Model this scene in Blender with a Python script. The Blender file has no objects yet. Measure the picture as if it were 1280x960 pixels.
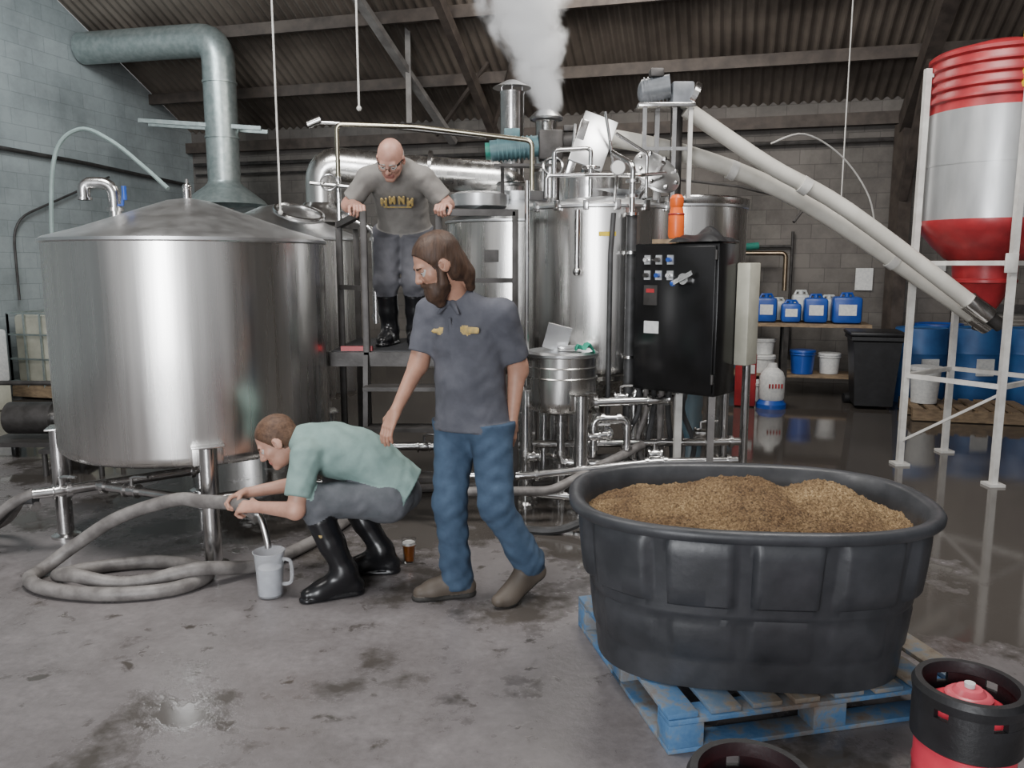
import bpy, bmesh, math, random
import numpy as np
from mathutils import Vector, Matrix
random.seed(7); np.random.seed(7)
V=Vector
scene=bpy.context.scene

# ------------------------------------------------------------------ materials
def newmat(name):
    m=bpy.data.materials.new(name); m.use_nodes=True
    nt=m.node_tree; b=nt.nodes.get('Principled BSDF')
    return m,nt,b
def mth(nt,op,a,b=None,c=None,clamp=False):
    n=nt.nodes.new('ShaderNodeMath'); n.operation=op; n.use_clamp=clamp
    for i,x in enumerate((a,b,c)):
        if x is None: continue
        if isinstance(x,(int,float)): n.inputs[i].default_value=x
        else: nt.links.new(x,n.inputs[i])
    return n.outputs[0]
def coords(nt,scale=(1,1,1)):
    tc=nt.nodes.new('ShaderNodeTexCoord'); mp=nt.nodes.new('ShaderNodeMapping')
    mp.inputs['Scale'].default_value=scale
    nt.links.new(tc.outputs['Object'],mp.inputs['Vector']); return mp.outputs['Vector']
def noise(nt,vec,scale,detail=4,rough=.55,dist=0):
    n=nt.nodes.new('ShaderNodeTexNoise'); n.inputs['Scale'].default_value=scale
    n.inputs['Detail'].default_value=detail; n.inputs['Roughness'].default_value=rough
    n.inputs['Distortion'].default_value=dist
    nt.links.new(vec,n.inputs['Vector']); return n.outputs['Fac']
def ramp(nt,fac,stops):
    r=nt.nodes.new('ShaderNodeValToRGB'); e=r.color_ramp.elements
    while len(e)<len(stops): e.new(.5)
    for i,(p,c) in enumerate(stops):
        e[i].position=p
        e[i].color=(c,c,c,1) if isinstance(c,(int,float)) else (*c,1)
    nt.links.new(fac,r.inputs['Fac']); return r.outputs['Color']
def bumpn(nt,b,h,strength,dist=.01):
    n=nt.nodes.new('ShaderNodeBump'); n.inputs['Strength'].default_value=strength
    n.inputs['Distance'].default_value=dist
    nt.links.new(h,n.inputs['Height']); nt.links.new(n.outputs['Normal'],b.inputs['Normal'])
def M(name,c1,c2=None,rough=.5,rough2=None,metal=0,scale=6,bump=0,bscale=60,stretch=(1,1,1),lo=.35,hi=.65,spec=None,detail=4):
    m,nt,b=newmat(name)
    c2=c2 or tuple(x*.8 for x in c1)
    v=coords(nt,stretch)
    f=noise(nt,v,scale,detail)
    nt.links.new(ramp(nt,f,[(lo,c2),(hi,c1)]),b.inputs['Base Color'])
    if rough2 is not None:
        nt.links.new(ramp(nt,noise(nt,v,scale*1.7,3),[(.3,rough),(.7,rough2)]),b.inputs['Roughness'])
    else: b.inputs['Roughness'].default_value=rough
    b.inputs['Metallic'].default_value=metal
    if spec is not None: b.inputs['Specular IOR Level'].default_value=spec
    if bump: bumpn(nt,b,noise(nt,v,bscale,4),bump)
    return m
steel=M('brushed_stainless',(.79,.775,.75),(.66,.65,.635),.22,.32,metal=1,scale=2.2,stretch=(4,4,.12),bump=.012,bscale=12)
steel2=M('stainless_pipe',(.72,.71,.70),(.56,.555,.55),.16,.28,metal=1,scale=9,bump=.02,bscale=20)
steelroof=M('stainless_lid',(.80,.81,.82),(.70,.71,.72),.30,.38,metal=1,scale=5)
galv=M('galvanised_duct',(.48,.535,.525),(.35,.41,.405),.32,.45,metal=.75,scale=14)
white=M('white_plastic_pipe',(.66,.64,.58),(.50,.48,.43),.35,scale=3,bump=.02)
whitepaint=M('white_painted_steel',(.66,.65,.62),(.5,.485,.46),.4,scale=9)
silowhite=M('silo_silver',(.56,.57,.575),(.42,.43,.44),.30,.42,metal=.6,scale=5,stretch=(1,1,.3))
red=M('red_paint',(.40,.030,.036),(.26,.02,.026),.38,scale=7)
kegred=M('red_keg_plastic',(.66,.05,.08),(.5,.03,.055),.35,scale=5)
black=M('black_enamel',(.010,.010,.011),(.006,.006,.006),.22,scale=5)
rubber=M('black_rubber',(.016,.016,.018),(.009,.009,.010),.45,scale=12,bump=.1,bscale=60)
bootm=M('boot_rubber',(.012,.012,.014),(.008,.008,.009),.28,scale=12)
darksteel=M('dark_steel',(.075,.07,.068),(.04,.037,.035),.5,metal=.4,scale=9,bump=.1)
girder=M('rusty_girder',(.085,.068,.057),(.045,.035,.03),.7,scale=6,bump=.1)
hosem=M('grey_hose',(.23,.215,.205),(.12,.11,.105),.5,scale=12,bump=.15,bscale=90)
hosedark=M('dark_hose',(.06,.06,.062),(.03,.03,.03),.5,scale=12)
bluep=M('blue_plastic',(.02,.085,.40),(.012,.055,.28),.35,scale=4)
bluedark=M('blue_drum',(.03,.12,.32),(.02,.075,.22),.45,scale=4)
tealp=M('teal_tank_plastic',(.05,.16,.24),(.03,.11,.17),.4,scale=4)
orange=M('orange_plastic',(.85,.15,.02),(.7,.10,.01),.35,scale=4)
greenp=M('green_paint',(.03,.22,.17),(.02,.15,.12),.4,scale=6)
motorblue=M('motor_paint',(.10,.20,.22),(.06,.12,.14),.4,scale=8)
motorgrey=M('motor_grey',(.18,.19,.21),(.11,.12,.13),.4,scale=8)
yellow=M('yellow_paint',(.8,.6,.02),(.65,.45,.02),.4)
creamp=M('cream_plastic',(.54,.53,.44),(.40,.39,.32),.5,scale=5)
labelw=M('white_label',(.72,.72,.70),(.58,.59,.59),.6,scale=30)
clearp=M('translucent_container',(.55,.57,.56),(.42,.44,.43),.3,scale=10)
woodm=M('pale_wood',(.32,.23,.14),(.18,.125,.08),.75,scale=6,stretch=(1,6,6),bump=.2)
tubm=M('tub_plastic',(.044,.046,.052),(.025,.027,.031),.38,.54,scale=7,bump=.12,bscale=25)
glassblue=M('gauge_face',(.8,.8,.78),rough=.2)

def pallet_mat(name,stops,sc):
    m,nt,b=newmat(name)
    v=coords(nt); f=noise(nt,v,sc,6,.7); g=noise(nt,v,2.0,3)
    s=mth(nt,'ADD',mth(nt,'MULTIPLY',f,.6),mth(nt,'MULTIPLY',g,.5))
    nt.links.new(ramp(nt,s,stops),b.inputs['Base Color'])
    b.inputs['Roughness'].default_value=.65; bumpn(nt,b,f,.4); return m
palletm=pallet_mat('worn_blue_wood',[(.42,(.04,.12,.27)),(.54,(.08,.18,.33)),(.59,(.17,.19,.21)),(.68,(.17,.13,.10))],9)
palletw=pallet_mat('worn_blue_wood_deck',[(.42,(.07,.14,.24)),(.51,(.12,.17,.23)),(.57,(.22,.19,.15)),(.68,(.14,.10,.07))],7)
def grain_mat():
    m,nt,b=newmat('spent_grain')
    v=coords(nt); f=noise(nt,v,110,3,.8); g=noise(nt,v,2.6,2)
    c1=ramp(nt,f,[(.32,(.07,.038,.015)),(.5,(.29,.185,.085)),(.70,(.60,.44,.24))])
    c2=ramp(nt,f,[(.32,(.035,.018,.008)),(.5,(.15,.085,.036)),(.72,(.34,.22,.11))])
    mx=nt.nodes.new('ShaderNodeMix'); mx.data_type='RGBA'
    nt.links.new(ramp(nt,g,[(.42,0.),(.58,1.)]),mx.inputs[0])
    nt.links.new(c1,mx.inputs[6]); nt.links.new(c2,mx.inputs[7])
    nt.links.new(mx.outputs[2],b.inputs['Base Color'])
    b.inputs['Roughness'].default_value=.85; bumpn(nt,b,f,1.0,.014); return m
grainm=grain_mat()

# room axes
TH=math.radians(-15.4)
E1=V((math.cos(TH),math.sin(TH),0)); E2=V((math.sin(TH),-math.cos(TH),0))
K=V((-5.36,13.84,0))
def R(a,b,z): return K+E1*a+E2*b+V((0,0,z))
def block_mat(name,c1,c2,cm,axis,rough=.75,lo=.62,stain=None):
    m,nt,b=newmat(name)
    tc=nt.nodes.new('ShaderNodeTexCoord')
    d=nt.nodes.new('ShaderNodeVectorMath'); d.operation='DOT_PRODUCT'; d.inputs[1].default_value=axis
    nt.links.new(tc.outputs['Object'],d.inputs[0])
    sx=nt.nodes.new('ShaderNodeSeparateXYZ'); nt.links.new(tc.outputs['Object'],sx.inputs[0])
    cb=nt.nodes.new('ShaderNodeCombineXYZ'); nt.links.new(d.outputs['Value'],cb.inputs[0]); nt.links.new(sx.outputs[2],cb.inputs[1])
    br=nt.nodes.new('ShaderNodeTexBrick'); nt.links.new(cb.outputs[0],br.inputs['Vector'])
    br.inputs['Scale'].default_value=1; br.inputs['Brick Width'].default_value=.4; br.inputs['Row Height'].default_value=.2
    br.inputs['Mortar Size'].default_value=.006; br.inputs['Mortar Smooth'].default_value=.6
    br.inputs['Color1'].default_value=(*c1,1); br.inputs['Color2'].default_value=(*c2,1); br.inputs['Mortar'].default_value=(*cm,1)
    n=noise(nt,tc.outputs['Object'],1.1,7,.7)
    mx=nt.nodes.new('ShaderNodeMix'); mx.data_type='RGBA'; mx.blend_type='MULTIPLY'; mx.inputs[0].default_value=1
    nt.links.new(br.outputs['Color'],mx.inputs[6]); nt.links.new(ramp(nt,n,[(.34,lo),(.62,1.0)]),mx.inputs[7])
    nt.links.new(mx.outputs[2],b.inputs['Base Color']); b.inputs['Roughness'].default_value=rough
    h=mth(nt,'SUBTRACT',mth(nt,'MULTIPLY',noise(nt,tc.outputs['Object'],40,3),.3),br.outputs['Fac'])
    bumpn(nt,b,h,.35,.008); return m
wallback=block_mat('block_wall_grey',(.18,.165,.15),(.145,.13,.12),(.105,.095,.088),E1,lo=.5)
wallleft=block_mat('block_wall_pale_paint',(.335,.37,.375),(.30,.335,.34),(.25,.28,.285),E2,lo=.62)
roofm=M('corrugated_roof_sheet',(.165,.138,.115),(.08,.065,.054),.6,scale=1.2,metal=.1,bump=.1,bscale=20,detail=7)

def floor_mat():
    m,nt,b=newmat('wet_concrete')
    tc=nt.nodes.new('ShaderNodeTexCoord'); P=tc.outputs['Object']
    sx=nt.nodes.new('ShaderNodeSeparateXYZ'); nt.links.new(P,sx.inputs[0]); X,Y=sx.outputs[0],sx.outputs[1]
    n1=noise(nt,P,1.3,8,.62,.2); n2=noise(nt,P,6,6,.65); n3=noise(nt,P,28,5,.7); n4=noise(nt,P,.7,4); n5=noise(nt,P,6.5,5,.55,.3)
    zone=mth(nt,'MULTIPLY',mth(nt,'SUBTRACT',mth(nt,'ADD',Y,mth(nt,'MULTIPLY',X,.45)),3.2),.085)
    zone=mth(nt,'MAXIMUM',mth(nt,'MINIMUM',zone,.24),.0)
    w=mth(nt,'ADD',mth(nt,'ADD',mth(nt,'MULTIPLY',n1,.75),mth(nt,'MULTIPLY',n2,.25)),zone)
    w=mth(nt,'MAXIMUM',w,mth(nt,'SUBTRACT',n5,.085))
    wet=ramp(nt,w,[(.545,0.),(.60,1.)])
    damp=ramp(nt,w,[(.40,0.),(.56,1.)])
    dry=ramp(nt,mth(nt,'ADD',mth(nt,'MULTIPLY',n3,.5),mth(nt,'MULTIPLY',n4,.5)),[(.35,(.145,.132,.135)),(.65,(.25,.232,.234))])
    mx=nt.nodes.new('ShaderNodeMix'); mx.data_type='RGBA'
    nt.links.new(mth(nt,'MULTIPLY',damp,.55),mx.inputs[0]); nt.links.new(dry,mx.inputs[6]); mx.inputs[7].default_value=(.115,.104,.102,1)
    mx2=nt.nodes.new('ShaderNodeMix'); mx2.data_type='RGBA'
    nt.links.new(wet,mx2.inputs[0]); nt.links.new(mx.outputs[2],mx2.inputs[6]); mx2.inputs[7].default_value=(.072,.064,.058,1)
    nt.links.new(mx2.outputs[2],b.inputs['Base Color'])
    r=mth(nt,'SUBTRACT',mth(nt,'SUBTRACT',.46,mth(nt,'MULTIPLY',damp,.20)),mth(nt,'MULTIPLY',wet,.20))
    nt.links.new(r,b.inputs['Roughness'])
    bumpn(nt,b,mth(nt,'MULTIPLY',n3,mth(nt,'SUBTRACT',1.0,mth(nt,'MULTIPLY',wet,.93))),.2,.01)
    return m
floorm=floor_mat()

# ------------------------------------------------------------------ mesh builder
class B:
    def __init__(s,name): s.name=name; s.v=[]; s.f=[]; s.m=[]; s.mats=[]
    def mi(s,mat):
        if mat not in s.mats: s.mats.append(mat)
        return s.mats.index(mat)
    def add(s,vs,fs,mat):
        o=len(s.v); s.v.extend([tuple(x) for x in vs]); k=s.mi(mat)
        for f in fs: s.f.append(tuple(i+o for i in f)); s.m.append(k)
    def box(s,c,size,mat,rz=0,bevel=0,rot=None):
        bm=bmesh.new(); bmesh.ops.create_cube(bm,size=1)
        for v in bm.verts: v.co=V((v.co.x*size[0],v.co.y*size[1],v.co.z*size[2]))
        if bevel: bmesh.ops.bevel(bm,geom=bm.edges[:],offset=bevel,segments=2,affect='EDGES',profile=.5)
        rm=rot if rot is not None else Matrix.Rotation(rz,3,'Z')
        bm.verts.index_update()
        s.add([rm@v.co+V(c) for v in bm.verts],[[v.index for v in f.verts] for f in bm.faces],mat); bm.free()
    def lathe(s,prof,o,mat,seg=48,rot=None):
        rm=rot if rot is not None else Matrix.Identity(3); o=V(o); vs=[]; fs=[]; rows=[]
        for r,z in prof:
            if r<1e-6: rows.append([len(vs)]); vs.append(rm@V((0,0,z))+o)
            else:
                rows.append(list(range(len(vs),len(vs)+seg)))
                for i in range(seg):
                    a=2*math.pi*i/seg; vs.append(rm@V((r*math.cos(a),r*math.sin(a),z))+o)
        for p,q in zip(rows[:-1],rows[1:]):
            for i in range(seg):
                j=(i+1)%seg
                if len(p)==1 and len(q)==1: continue
                if len(p)==1: fs.append((p[0],q[i],q[j]))
                elif len(q)==1: fs.append((p[i],p[j],q[0]))
                else: fs.append((p[i],p[j],q[j],q[i]))
        s.add(vs,fs,mat)
    def cyl(s,a,b,r,mat,r2=None,seg=20):
        a=V(a); b=V(b); r2=r if r2 is None else r2; d=b-a; L=d.length
        rm=d.to_track_quat('Z','Y').to_matrix()
        s.lathe([(0,0),(r,0),(r2,L),(0,L)],a,mat,seg,rm)
    def tube(s,pts,r,mat,seg=12,smooth=0,caps=True):
        pts=[V(p) for p in pts]
        rs=[r]*len(pts) if isinstance(r,(int,float)) else list(r)
        if smooth:
            q=[];qr=[];n=len(pts)
            for i in range(n-1):
                p0=pts[max(i-1,0)];p1=pts[i];p2=pts[i+1];p3=pts[min(i+2,n-1)]
                for k in range(smooth):
                    t=k/smooth
                    q.append(.5*((2*p1)+(p2-p0)*t+(2*p0-5*p1+4*p2-p3)*t*t+(3*p1-p0-3*p2+p3)*t**3)); qr.append(rs[i]*(1-t)+rs[i+1]*t)
            q.append(pts[-1]); qr.append(rs[-1]); pts,rs=q,qr
        n=len(pts); T=[]
        for i in range(n):
            d=(pts[min(i+1,n-1)]-pts[max(i-1,0)]); T.append(d.normalized())
        up=V((0,0,1)) if abs(T[0].z)<.9 else V((1,0,0))
        N=(up-T[0]*up.dot(T[0])).normalized(); vs=[]; fs=[]
        for i in range(n):
            N=(N-T[i]*N.dot(T[i])).normalized(); Bn=T[i].cross(N)
            for k in range(seg):
                a=2*math.pi*k/seg; vs.append(pts[i]+(N*math.cos(a)+Bn*math.sin(a))*rs[i])
        for i in range(n-1):
            for k in range(seg):
                j=(k+1)%seg; fs.append((i*seg+k,i*seg+j,(i+1)*seg+j,(i+1)*seg+k))
        if caps: fs.append(tuple(range(seg-1,-1,-1))); fs.append(tuple((n-1)*seg+k for k in range(seg)))
        s.add(vs,fs,mat)
    def pipe(s,pts,r,mat,bend=None,seg=14,flange=None):
        pts=[V(p) for p in pts]; bend=bend or r*2.2; out=[pts[0]]
        for i in range(1,len(pts)-1):
            a=pts[i-1]-pts[i]; c=pts[i+1]-pts[i]; L=min(bend,a.length*.48,c.length*.48)
            A=pts[i]+a.normalized()*L; C=pts[i]+c.normalized()*L
            for k in range(7):
                t=k/6; out.append(A*(1-t)**2+pts[i]*2*t*(1-t)+C*t*t)
        out.append(pts[-1]); s.tube(out,r,mat,seg)
        if flange:
            for p,q in zip(pts[:-1],pts[1:]):
                d=(q-p); L=d.length; d.normalize()
                if L>bend*2.5:
                    for t in (bend*1.05,L-bend*1.05):
                        s.cyl(p+d*(t-.012),p+d*(t+.012),r*1.5,flange,seg=14)
    def bar(s,a,b,w,mat,h=None):
        a=V(a);b=V(b);d=b-a;h=h or w
        rm=d.to_track_quat('Z','Y').to_matrix()
        s.box((a+b)/2,(w,h,d.length),mat,rot=rm)
    def sphere(s,c,r,mat,seg=20):
        r=r if isinstance(r,(tuple,list)) else (r,r,r); n=seg//2; vs=[];fs=[]
        o=V(c); rows=[]
        for i in range(n+1):
            ph=math.pi*i/n
            if i in(0,n): rows.append([len(vs)]); vs.append(o+V((0,0,-r[2]*math.cos(ph))))
            else:
                rows.append(list(range(len(vs),len(vs)+seg)))
                for k in range(seg):
                    a=2*math.pi*k/seg; vs.append(o+V((r[0]*math.sin(ph)*math.cos(a),r[1]*math.sin(ph)*math.sin(a),-r[2]*math.cos(ph))))
        for p,q in zip(rows[:-1],rows[1:]):
            for i in range(seg):
                j=(i+1)%seg
                if len(p)==1: fs.append((p[0],q[j],q[i]))
                elif len(q)==1: fs.append((p[i],p[j],q[0]))
                else: fs.append((p[i],p[j],q[j],q[i]))
        s.add(vs,fs,mat)
    def torus(s,c,Rr,r,mat,rot=None,seg=32,arc=1.0):
        rm=rot if rot is not None else Matrix.Identity(3)
        pts=[V(c)+rm@V((Rr*math.cos(2*math.pi*arc*i/seg),Rr*math.sin(2*math.pi*arc*i/seg),0)) for i in range(seg+1)]
        s.tube(pts,r,mat,8)
    def valve(s,c,mat=None,hm=None,d=(1,0,0)):
        c=V(c); mat=mat or steel2; s.lathe([(0,-.045),(.042,-.045),(.042,-.036),(.03,-.034),(.036,0),(.03,.034),(.042,.036),(.042,.045),(0,.045)],c,mat,18,rotAB(d))
        s.cyl(c,c+V((0,0,.08)),.010,mat,seg=8); s.tube([c+V((0,0,.075)),c+V((.03,-.01,.085)),c+V((.11,-.03,.088))],.009,hm or mat,8)
    def done(s,angle=35,recalc=True):
        me=bpy.data.meshes.new(s.name); me.from_pydata(s.v,[],s.f)
        for m in s.mats: me.materials.append(m)
        me.polygons.foreach_set('material_index',s.m)
        if recalc:
            bm=bmesh.new(); bm.from_mesh(me); bmesh.ops.recalc_face_normals(bm,faces=bm.faces[:]); bm.to_mesh(me); bm.free()
        me.polygons.foreach_set('use_smooth',[True]*len(me.polygons))
        me.set_sharp_from_angle(angle=math.radians(angle)); me.update()
        ob=bpy.data.objects.new(s.name,me); scene.collection.objects.link(ob); return ob
def rotAB(d,up=V((0,0,1))):
    return V(d).normalized().to_track_quat('Z','Y').to_matrix()

# ------------------------------------------------------------------ room
b=B('floor'); b.box((1.5,4.5,-.05),(26,26,.1),floorm,rz=TH); b.done()
LA=16.5; LB=20
q=B('wall_back'); q.box(R(LA/2,-.1,1.95),(LA+.4,.2,3.9),wallback,rz=TH); q.done()
q=B('wall_left')
prof=[(-.2,0),(LB,0),(LB,3.8),(7,7.3),(-.2,3.72)]
vs=[R(0,bb,z) for bb,z in prof]+[R(-.2,bb,z) for bb,z in prof]
n=len(prof); q.add(vs,[tuple(range(n)),tuple(range(2*n-1,n-1,-1))]+[(i,(i+1)%n,n+(i+1)%n,n+i) for i in range(n)],wallleft); q.done()
q=B('wall_right'); prof=[(-.2,0),(13,0),(13,5.9),(7,7.3),(-.2,3.72)]
vs=[R(LA,bb,z) for bb,z in prof]+[R(LA+.2,bb,z) for bb,z in prof]
q.add(vs,[tuple(range(n)),tuple(range(2*n-1,n-1,-1))]+[(i,(i+1)%n,n+(i+1)%n,n+i) for i in range(n)],wallback); q.done()
q=B('ceiling'); per=.13; ns=int(LA/per*6); vs=[];fs=[]
for i in range(ns+1):
    a=i*per/6; dz=.022*math.sin(2*math.pi*a/per)
    for bb,z in ((-.2,3.72),(1.2,4.42),(7,7.32),(13,6.0)): vs.append(R(a,bb,z+dz))
for i in range(ns):
    for k in range(3): fs.append((i*4+k,(i+1)*4+k,(i+1)*4+k+1,i*4+k+1))
q.add(vs,fs,roofm); q.done(recalc=False)
q=B('trim_roof_steelwork')
q.bar(R(0,.12,3.55),R(LA,.12,3.55),.10,girder,.16)
for bb in (.95,2.05,3.2,4.4):
    z=3.72+.5*(bb+.2)-.12; q.bar(R(0,bb,z),R(LA,bb,z),.07,girder,.15)
for a in (10.9,):
    p0=R(a,.25,0); p1=R(a,.25,3.45); p2=R(a,6.6,6.75)
    q.bar(p0,p1,.16,girder,.26); q.bar(p1,p2,.16,girder,.26)
    q.bar(R(a,.35,2.5),R(a,1.5,3.95),.10,girder,.12)
for a in (5.4,):
    q.bar(R(a,.25,0),R(a,.25,3.45),.10,girder,.16); q.bar(R(a,.25,3.45),R(a,6.6,6.75),.10,girder,.16)
gl=M('grey_brace',(.22,.21,.20),(.13,.12,.115),.6)
q.bar((-.85,12.0,3.4),(-2.7,8.6,6.0),.12,gl,.07); q.bar((-1.36,11.0,3.5),(-1.36,11.0,5.3),.07,gl,.07)
q.bar((-.3,12.0,3.5),(.5,9.5,5.6),.05,girder,.05); q.bar((-1.1,12.0,3.5),(-.1,11.2,4.6),.05,girder,.05)
q.done()
q=B('trim_wall_conduit')
q.tube([R(.1,.1,3.28),R(LA-1,.1,3.28)],.03,darksteel,8)
q.tube([R(.1,.07,3.12),R(5.5,.07,3.12)],.018,darksteel,8)
q.pipe([R(.05,5.2,.4),R(.05,5.2,3.1),R(.05,2.5,3.05),R(.05,.3,2.95)],.028,darksteel,bend=.2)
q.box(R(.08,4.6,2.45),(.16,.22,.2),darksteel,rz=TH); q.box(R(.08,4.15,2.45),(.12,.12,.16),darksteel,rz=TH)
q.pipe([R(.06,3.7,1.2),R(.06,3.7,2.2),R(.06,2.0,2.9)],.015,darksteel,bend=.3)
q.pipe([R(9.6,.06,.4),R(9.6,.06,2.1)],.02,darksteel); q.pipe([R(8.9,.06,1.9),R(9.6,.06,1.9),R(9.6,.06,1.2)],.02,darksteel)
q.done()
q=B('door_1'); vs=[];fs=[]; nz=66
for i in range(nz+1):
    z=i*1.04/nz; off=.03+.012*math.sin(i*math.pi/1.5)
    vs+= [R(11.75,off,z),R(14.6,off,z)]
for i in range(nz): fs.append((2*i,2*i+1,2*i+3,2*i+2))
q.add(vs,fs,M('roller_door_grey',(.36,.34,.31),(.24,.22,.2),.5,scale=5))
q.box(R(11.7,.06,.55),(.1,.1,1.1),darksteel,rz=TH); q.box(R(13.2,.06,1.08),(3.0,.1,.1),darksteel,rz=TH); q.done()
q=B('paper_notice'); q.box(R(10.55,.03,1.45),(.22,.01,.3),labelw,rz=TH); q.done()
q=B('paper_notice'); q.box(R(11.3,.03,1.62),(.5,.01,.12),labelw,rz=TH); q.done()
for (x,y,z0,z1) in ((-1.80,6.35,2.05,6.2),(-1.14,6.2,2.80,6.2),(3.7,9.2,2.2,4.75)):
    q=B('suspension_rod'); q.cyl((x,y,z0),(x,y,z1),.008,whitepaint,seg=8); q.sphere((x,y,z0),.02,whitepaint,10); q.done()
q=B('ceiling_cable'); q.tube([(2.6,8.3,2.85),(2.95,8.35,2.95),(3.4,8.5,2.75),(3.75,8.6,2.35),(3.9,8.7,1.9)],.009,whitepaint,6,smooth=6); q.done()

# ------------------------------------------------------------------ tanks
def leg(q,p,z,mat=steel2,r=.048):
    x,y=p; q.cyl((x,y,0.015),(x,y,z),r,mat,seg=24); q.lathe([(0,0),(r*1.7,0),(r*1.7,.015),(r*1.1,.03),(0,.03)],(x,y,0),mat,24)
def tank(name,c,Rr,z0,z1,za,legs=(),lid=steelroof,body=steel,bottom=.08,neck=.12,lipr=.014):
    q=B(name); x,y=c
    q.lathe([(0,z0-bottom),(Rr*.5,z0-bottom*.85),(Rr*.85,z0-bottom*.4),(Rr-.03,z0-.01),(Rr-.006,z0+.015),(Rr,z0+.05),(Rr,z0+(z1-z0)*.5),(Rr,z1-.02)],(x,y,0),body,96)
    q.lathe([(Rr,z1-.02),(Rr+lipr,z1-.012),(Rr+lipr,z1+.004),(Rr-.01,z1+.018),(Rr*.75,z1+(za-z1)*.28),(Rr*.4,z1+(za-z1)*.66),(neck,z1+(za-z1)*.93),(0,za)],(x,y,0),lid,96)
    for a in legs:
        px=x+math.cos(math.radians(a))*(Rr+.005); py=y+math.sin(math.radians(a))*(Rr+.005)
        leg(q,(px,py),z0+.1); 
        q.box((px,py,z0+.11),(.11,.17,.012),body,rz=math.radians(a),bevel=.003)
        q.box((px-math.cos(math.radians(a))*.02,py-math.sin(math.radians(a))*.02,z0+.06),(.03,.16,.12),body,rz=math.radians(a),bevel=.004)
    return q
q=tank('stainless_steel_tank',(-1.97,4.97),.80,.57,1.79,2.05,legs=(-66.4,-161.8,113,23))
q.cyl((-1.97,4.97,2.03),(-1.97,4.97,2.10),.025,steel2); q.sphere((-1.97,4.97,2.11),.028,steel2,14); q.cyl((-1.97,4.97,2.1),(-1.97,4.97,2.16),.01,steel2,seg=8)
gx,gy=-2.38,4.9
q.cyl((gx,gy,1.86),(gx,gy,1.93),.045,steel2); q.pipe([(gx,gy,1.9),(gx,gy,2.13),(gx-.17,gy-.02,2.13),(gx-.17,gy-.02,2.03)],.035,steel2,bend=.09)
q.cyl((gx,gy,1.965),(gx,gy,1.985),.048,steel2); q.cyl((gx-.17,gy-.02,2.03),(gx-.17,gy-.02,2.045),.044,steel2)
q.tube([(gx,gy,2.0),(gx+.06,gy-.03,2.0),(gx+.075,gy-.03,2.1)],.009,bluep,8); q.cyl((gx+.075,gy-.03,2.03),(gx+.075,gy-.03,2.11),.014,bluep)
q.pipe([(-1.97,4.97,.50),(-1.97,4.97,.36),(-2.62,4.45,.36),(-2.72,4.40,.36)],.03,steel2,flange=steel2)
q.pipe([(-2.45,4.58,.36),(-1.75,4.35,.34),(-1.1,4.9,.30)],.026,steel2,flange=steel2)
q.torus((-1.97,4.97,.50),.2,.012,steel2)
q.valve((-2.6,4.47,.36),d=(-.6,-.5,0)); q.valve((-2.2,4.49,.355),d=(1,-.3,0))
q.done()
q=tank('stainless_kettle',(-2.03,7.0),.74,.55,1.86,2.16,legs=(-60,30,120,-150))
q.torus((-1.72,6.6,2.06),.19,.022,steel2,rot=Matrix.Rotation(.3,3,'X')@Matrix.Rotation(.25,3,'Y')); q.lathe([(0,0),(.17,0),(.17,.03),(0,.05)],(-1.72,6.6,2.03),steelroof,32,Matrix.Rotation(.3,3,'X')@Matrix.Rotation(.25,3,'Y'))
q.pipe([(-1.45,6.85,1.95),(-1.45,6.85,2.08),(-1.25,6.7,2.08)],.02,steel2)
q.done()
q=tank('stainless_kettle',(-3.5,10.8),1.0,.5,2.05,2.42,legs=(-60,30,120,-150)); q.done()
q=B('exhaust_duct')
q.lathe([(.55,2.44),(.5,2.5),(.26,2.68),(.22,2.72),(.21,2.75)],(-3.85,11.0,0),galv,32)
q.pipe([(-3.85,11.0,2.72),(-3.85,11.0,4.55),(-4.4,11.2,4.58),(-5.93,11.62,4.60)],.21,galv,bend=.46,seg=32)
for z in (3.3,4.0): q.cyl((-3.85,11,z),(-3.85,11,z+.025),.222,galv,seg=32)
q.bar((-4.9,10.9,3.52),(-3.3,10.9,3.42),.05,galv); q.bar((-4.9,11.2,3.52),(-3.3,11.2,3.42),.05,galv)
q.done()
q=B('hose_arch'); q.tube([(-5.45,9.6,.0),(-5.45,9.6,.9),(-5.42,9.6,2.2),(-5.3,9.6,2.95),(-5.0,9.6,3.2),(-4.6,9.5,3.05),(-4.2,9.4,2.75),(-3.9,9.3,2.5)],.025,M('pale_green_hose',(.34,.42,.4)),8,smooth=8); q.done()

q=B('vent_pipe')
q.lathe([(.36,2.02),(.33,2.08),(.2,2.16),(.17,2.2)],(-1.72,7.45,0),steel2,32)
q.pipe([(-1.72,7.45,2.18),(-1.72,7.45,2.56),(-.9,7.5,2.48),(-.02,7.3,2.40),(-.02,7.3,2.2)],.15,steel,bend=.3,seg=28)
for t in (-1.15,-.75): q.cyl((t,7.5-.02,2.5),(t+.03,7.5-.02,2.5),.17,steel2,seg=28)
q.done()
q=tank('stainless_dome_kettle',(.05,7.35),.64,.75,2.02,2.30,legs=(-60,30,120,-150),neck=.3)
q.lathe([(.105,2.26),(.105,3.12),(.11,3.13),(.11,3.14),(.09,3.14)],(0.0,7.3,0),steel2,28)
for k in range(4): 
    a=k*math.pi/2; q.cyl((.09*math.cos(a),7.3+.09*math.sin(a),3.13),(.09*math.cos(a),7.3+.09*math.sin(a),3.19),.008,steel2,seg=6)
q.lathe([(0,3.24),(.05,3.235),(.16,3.18),(.17,3.175),(.16,3.17),(0,3.19)],(0,7.3,0),steelroof,28)
q.torus((0,7.3,2.35),.16,.02,steel2); q.lathe([(.25,2.2),(.25,2.3),(.2,2.32),(0,2.33)],(-.28,7.05,-.06),steelroof,32)
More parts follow.
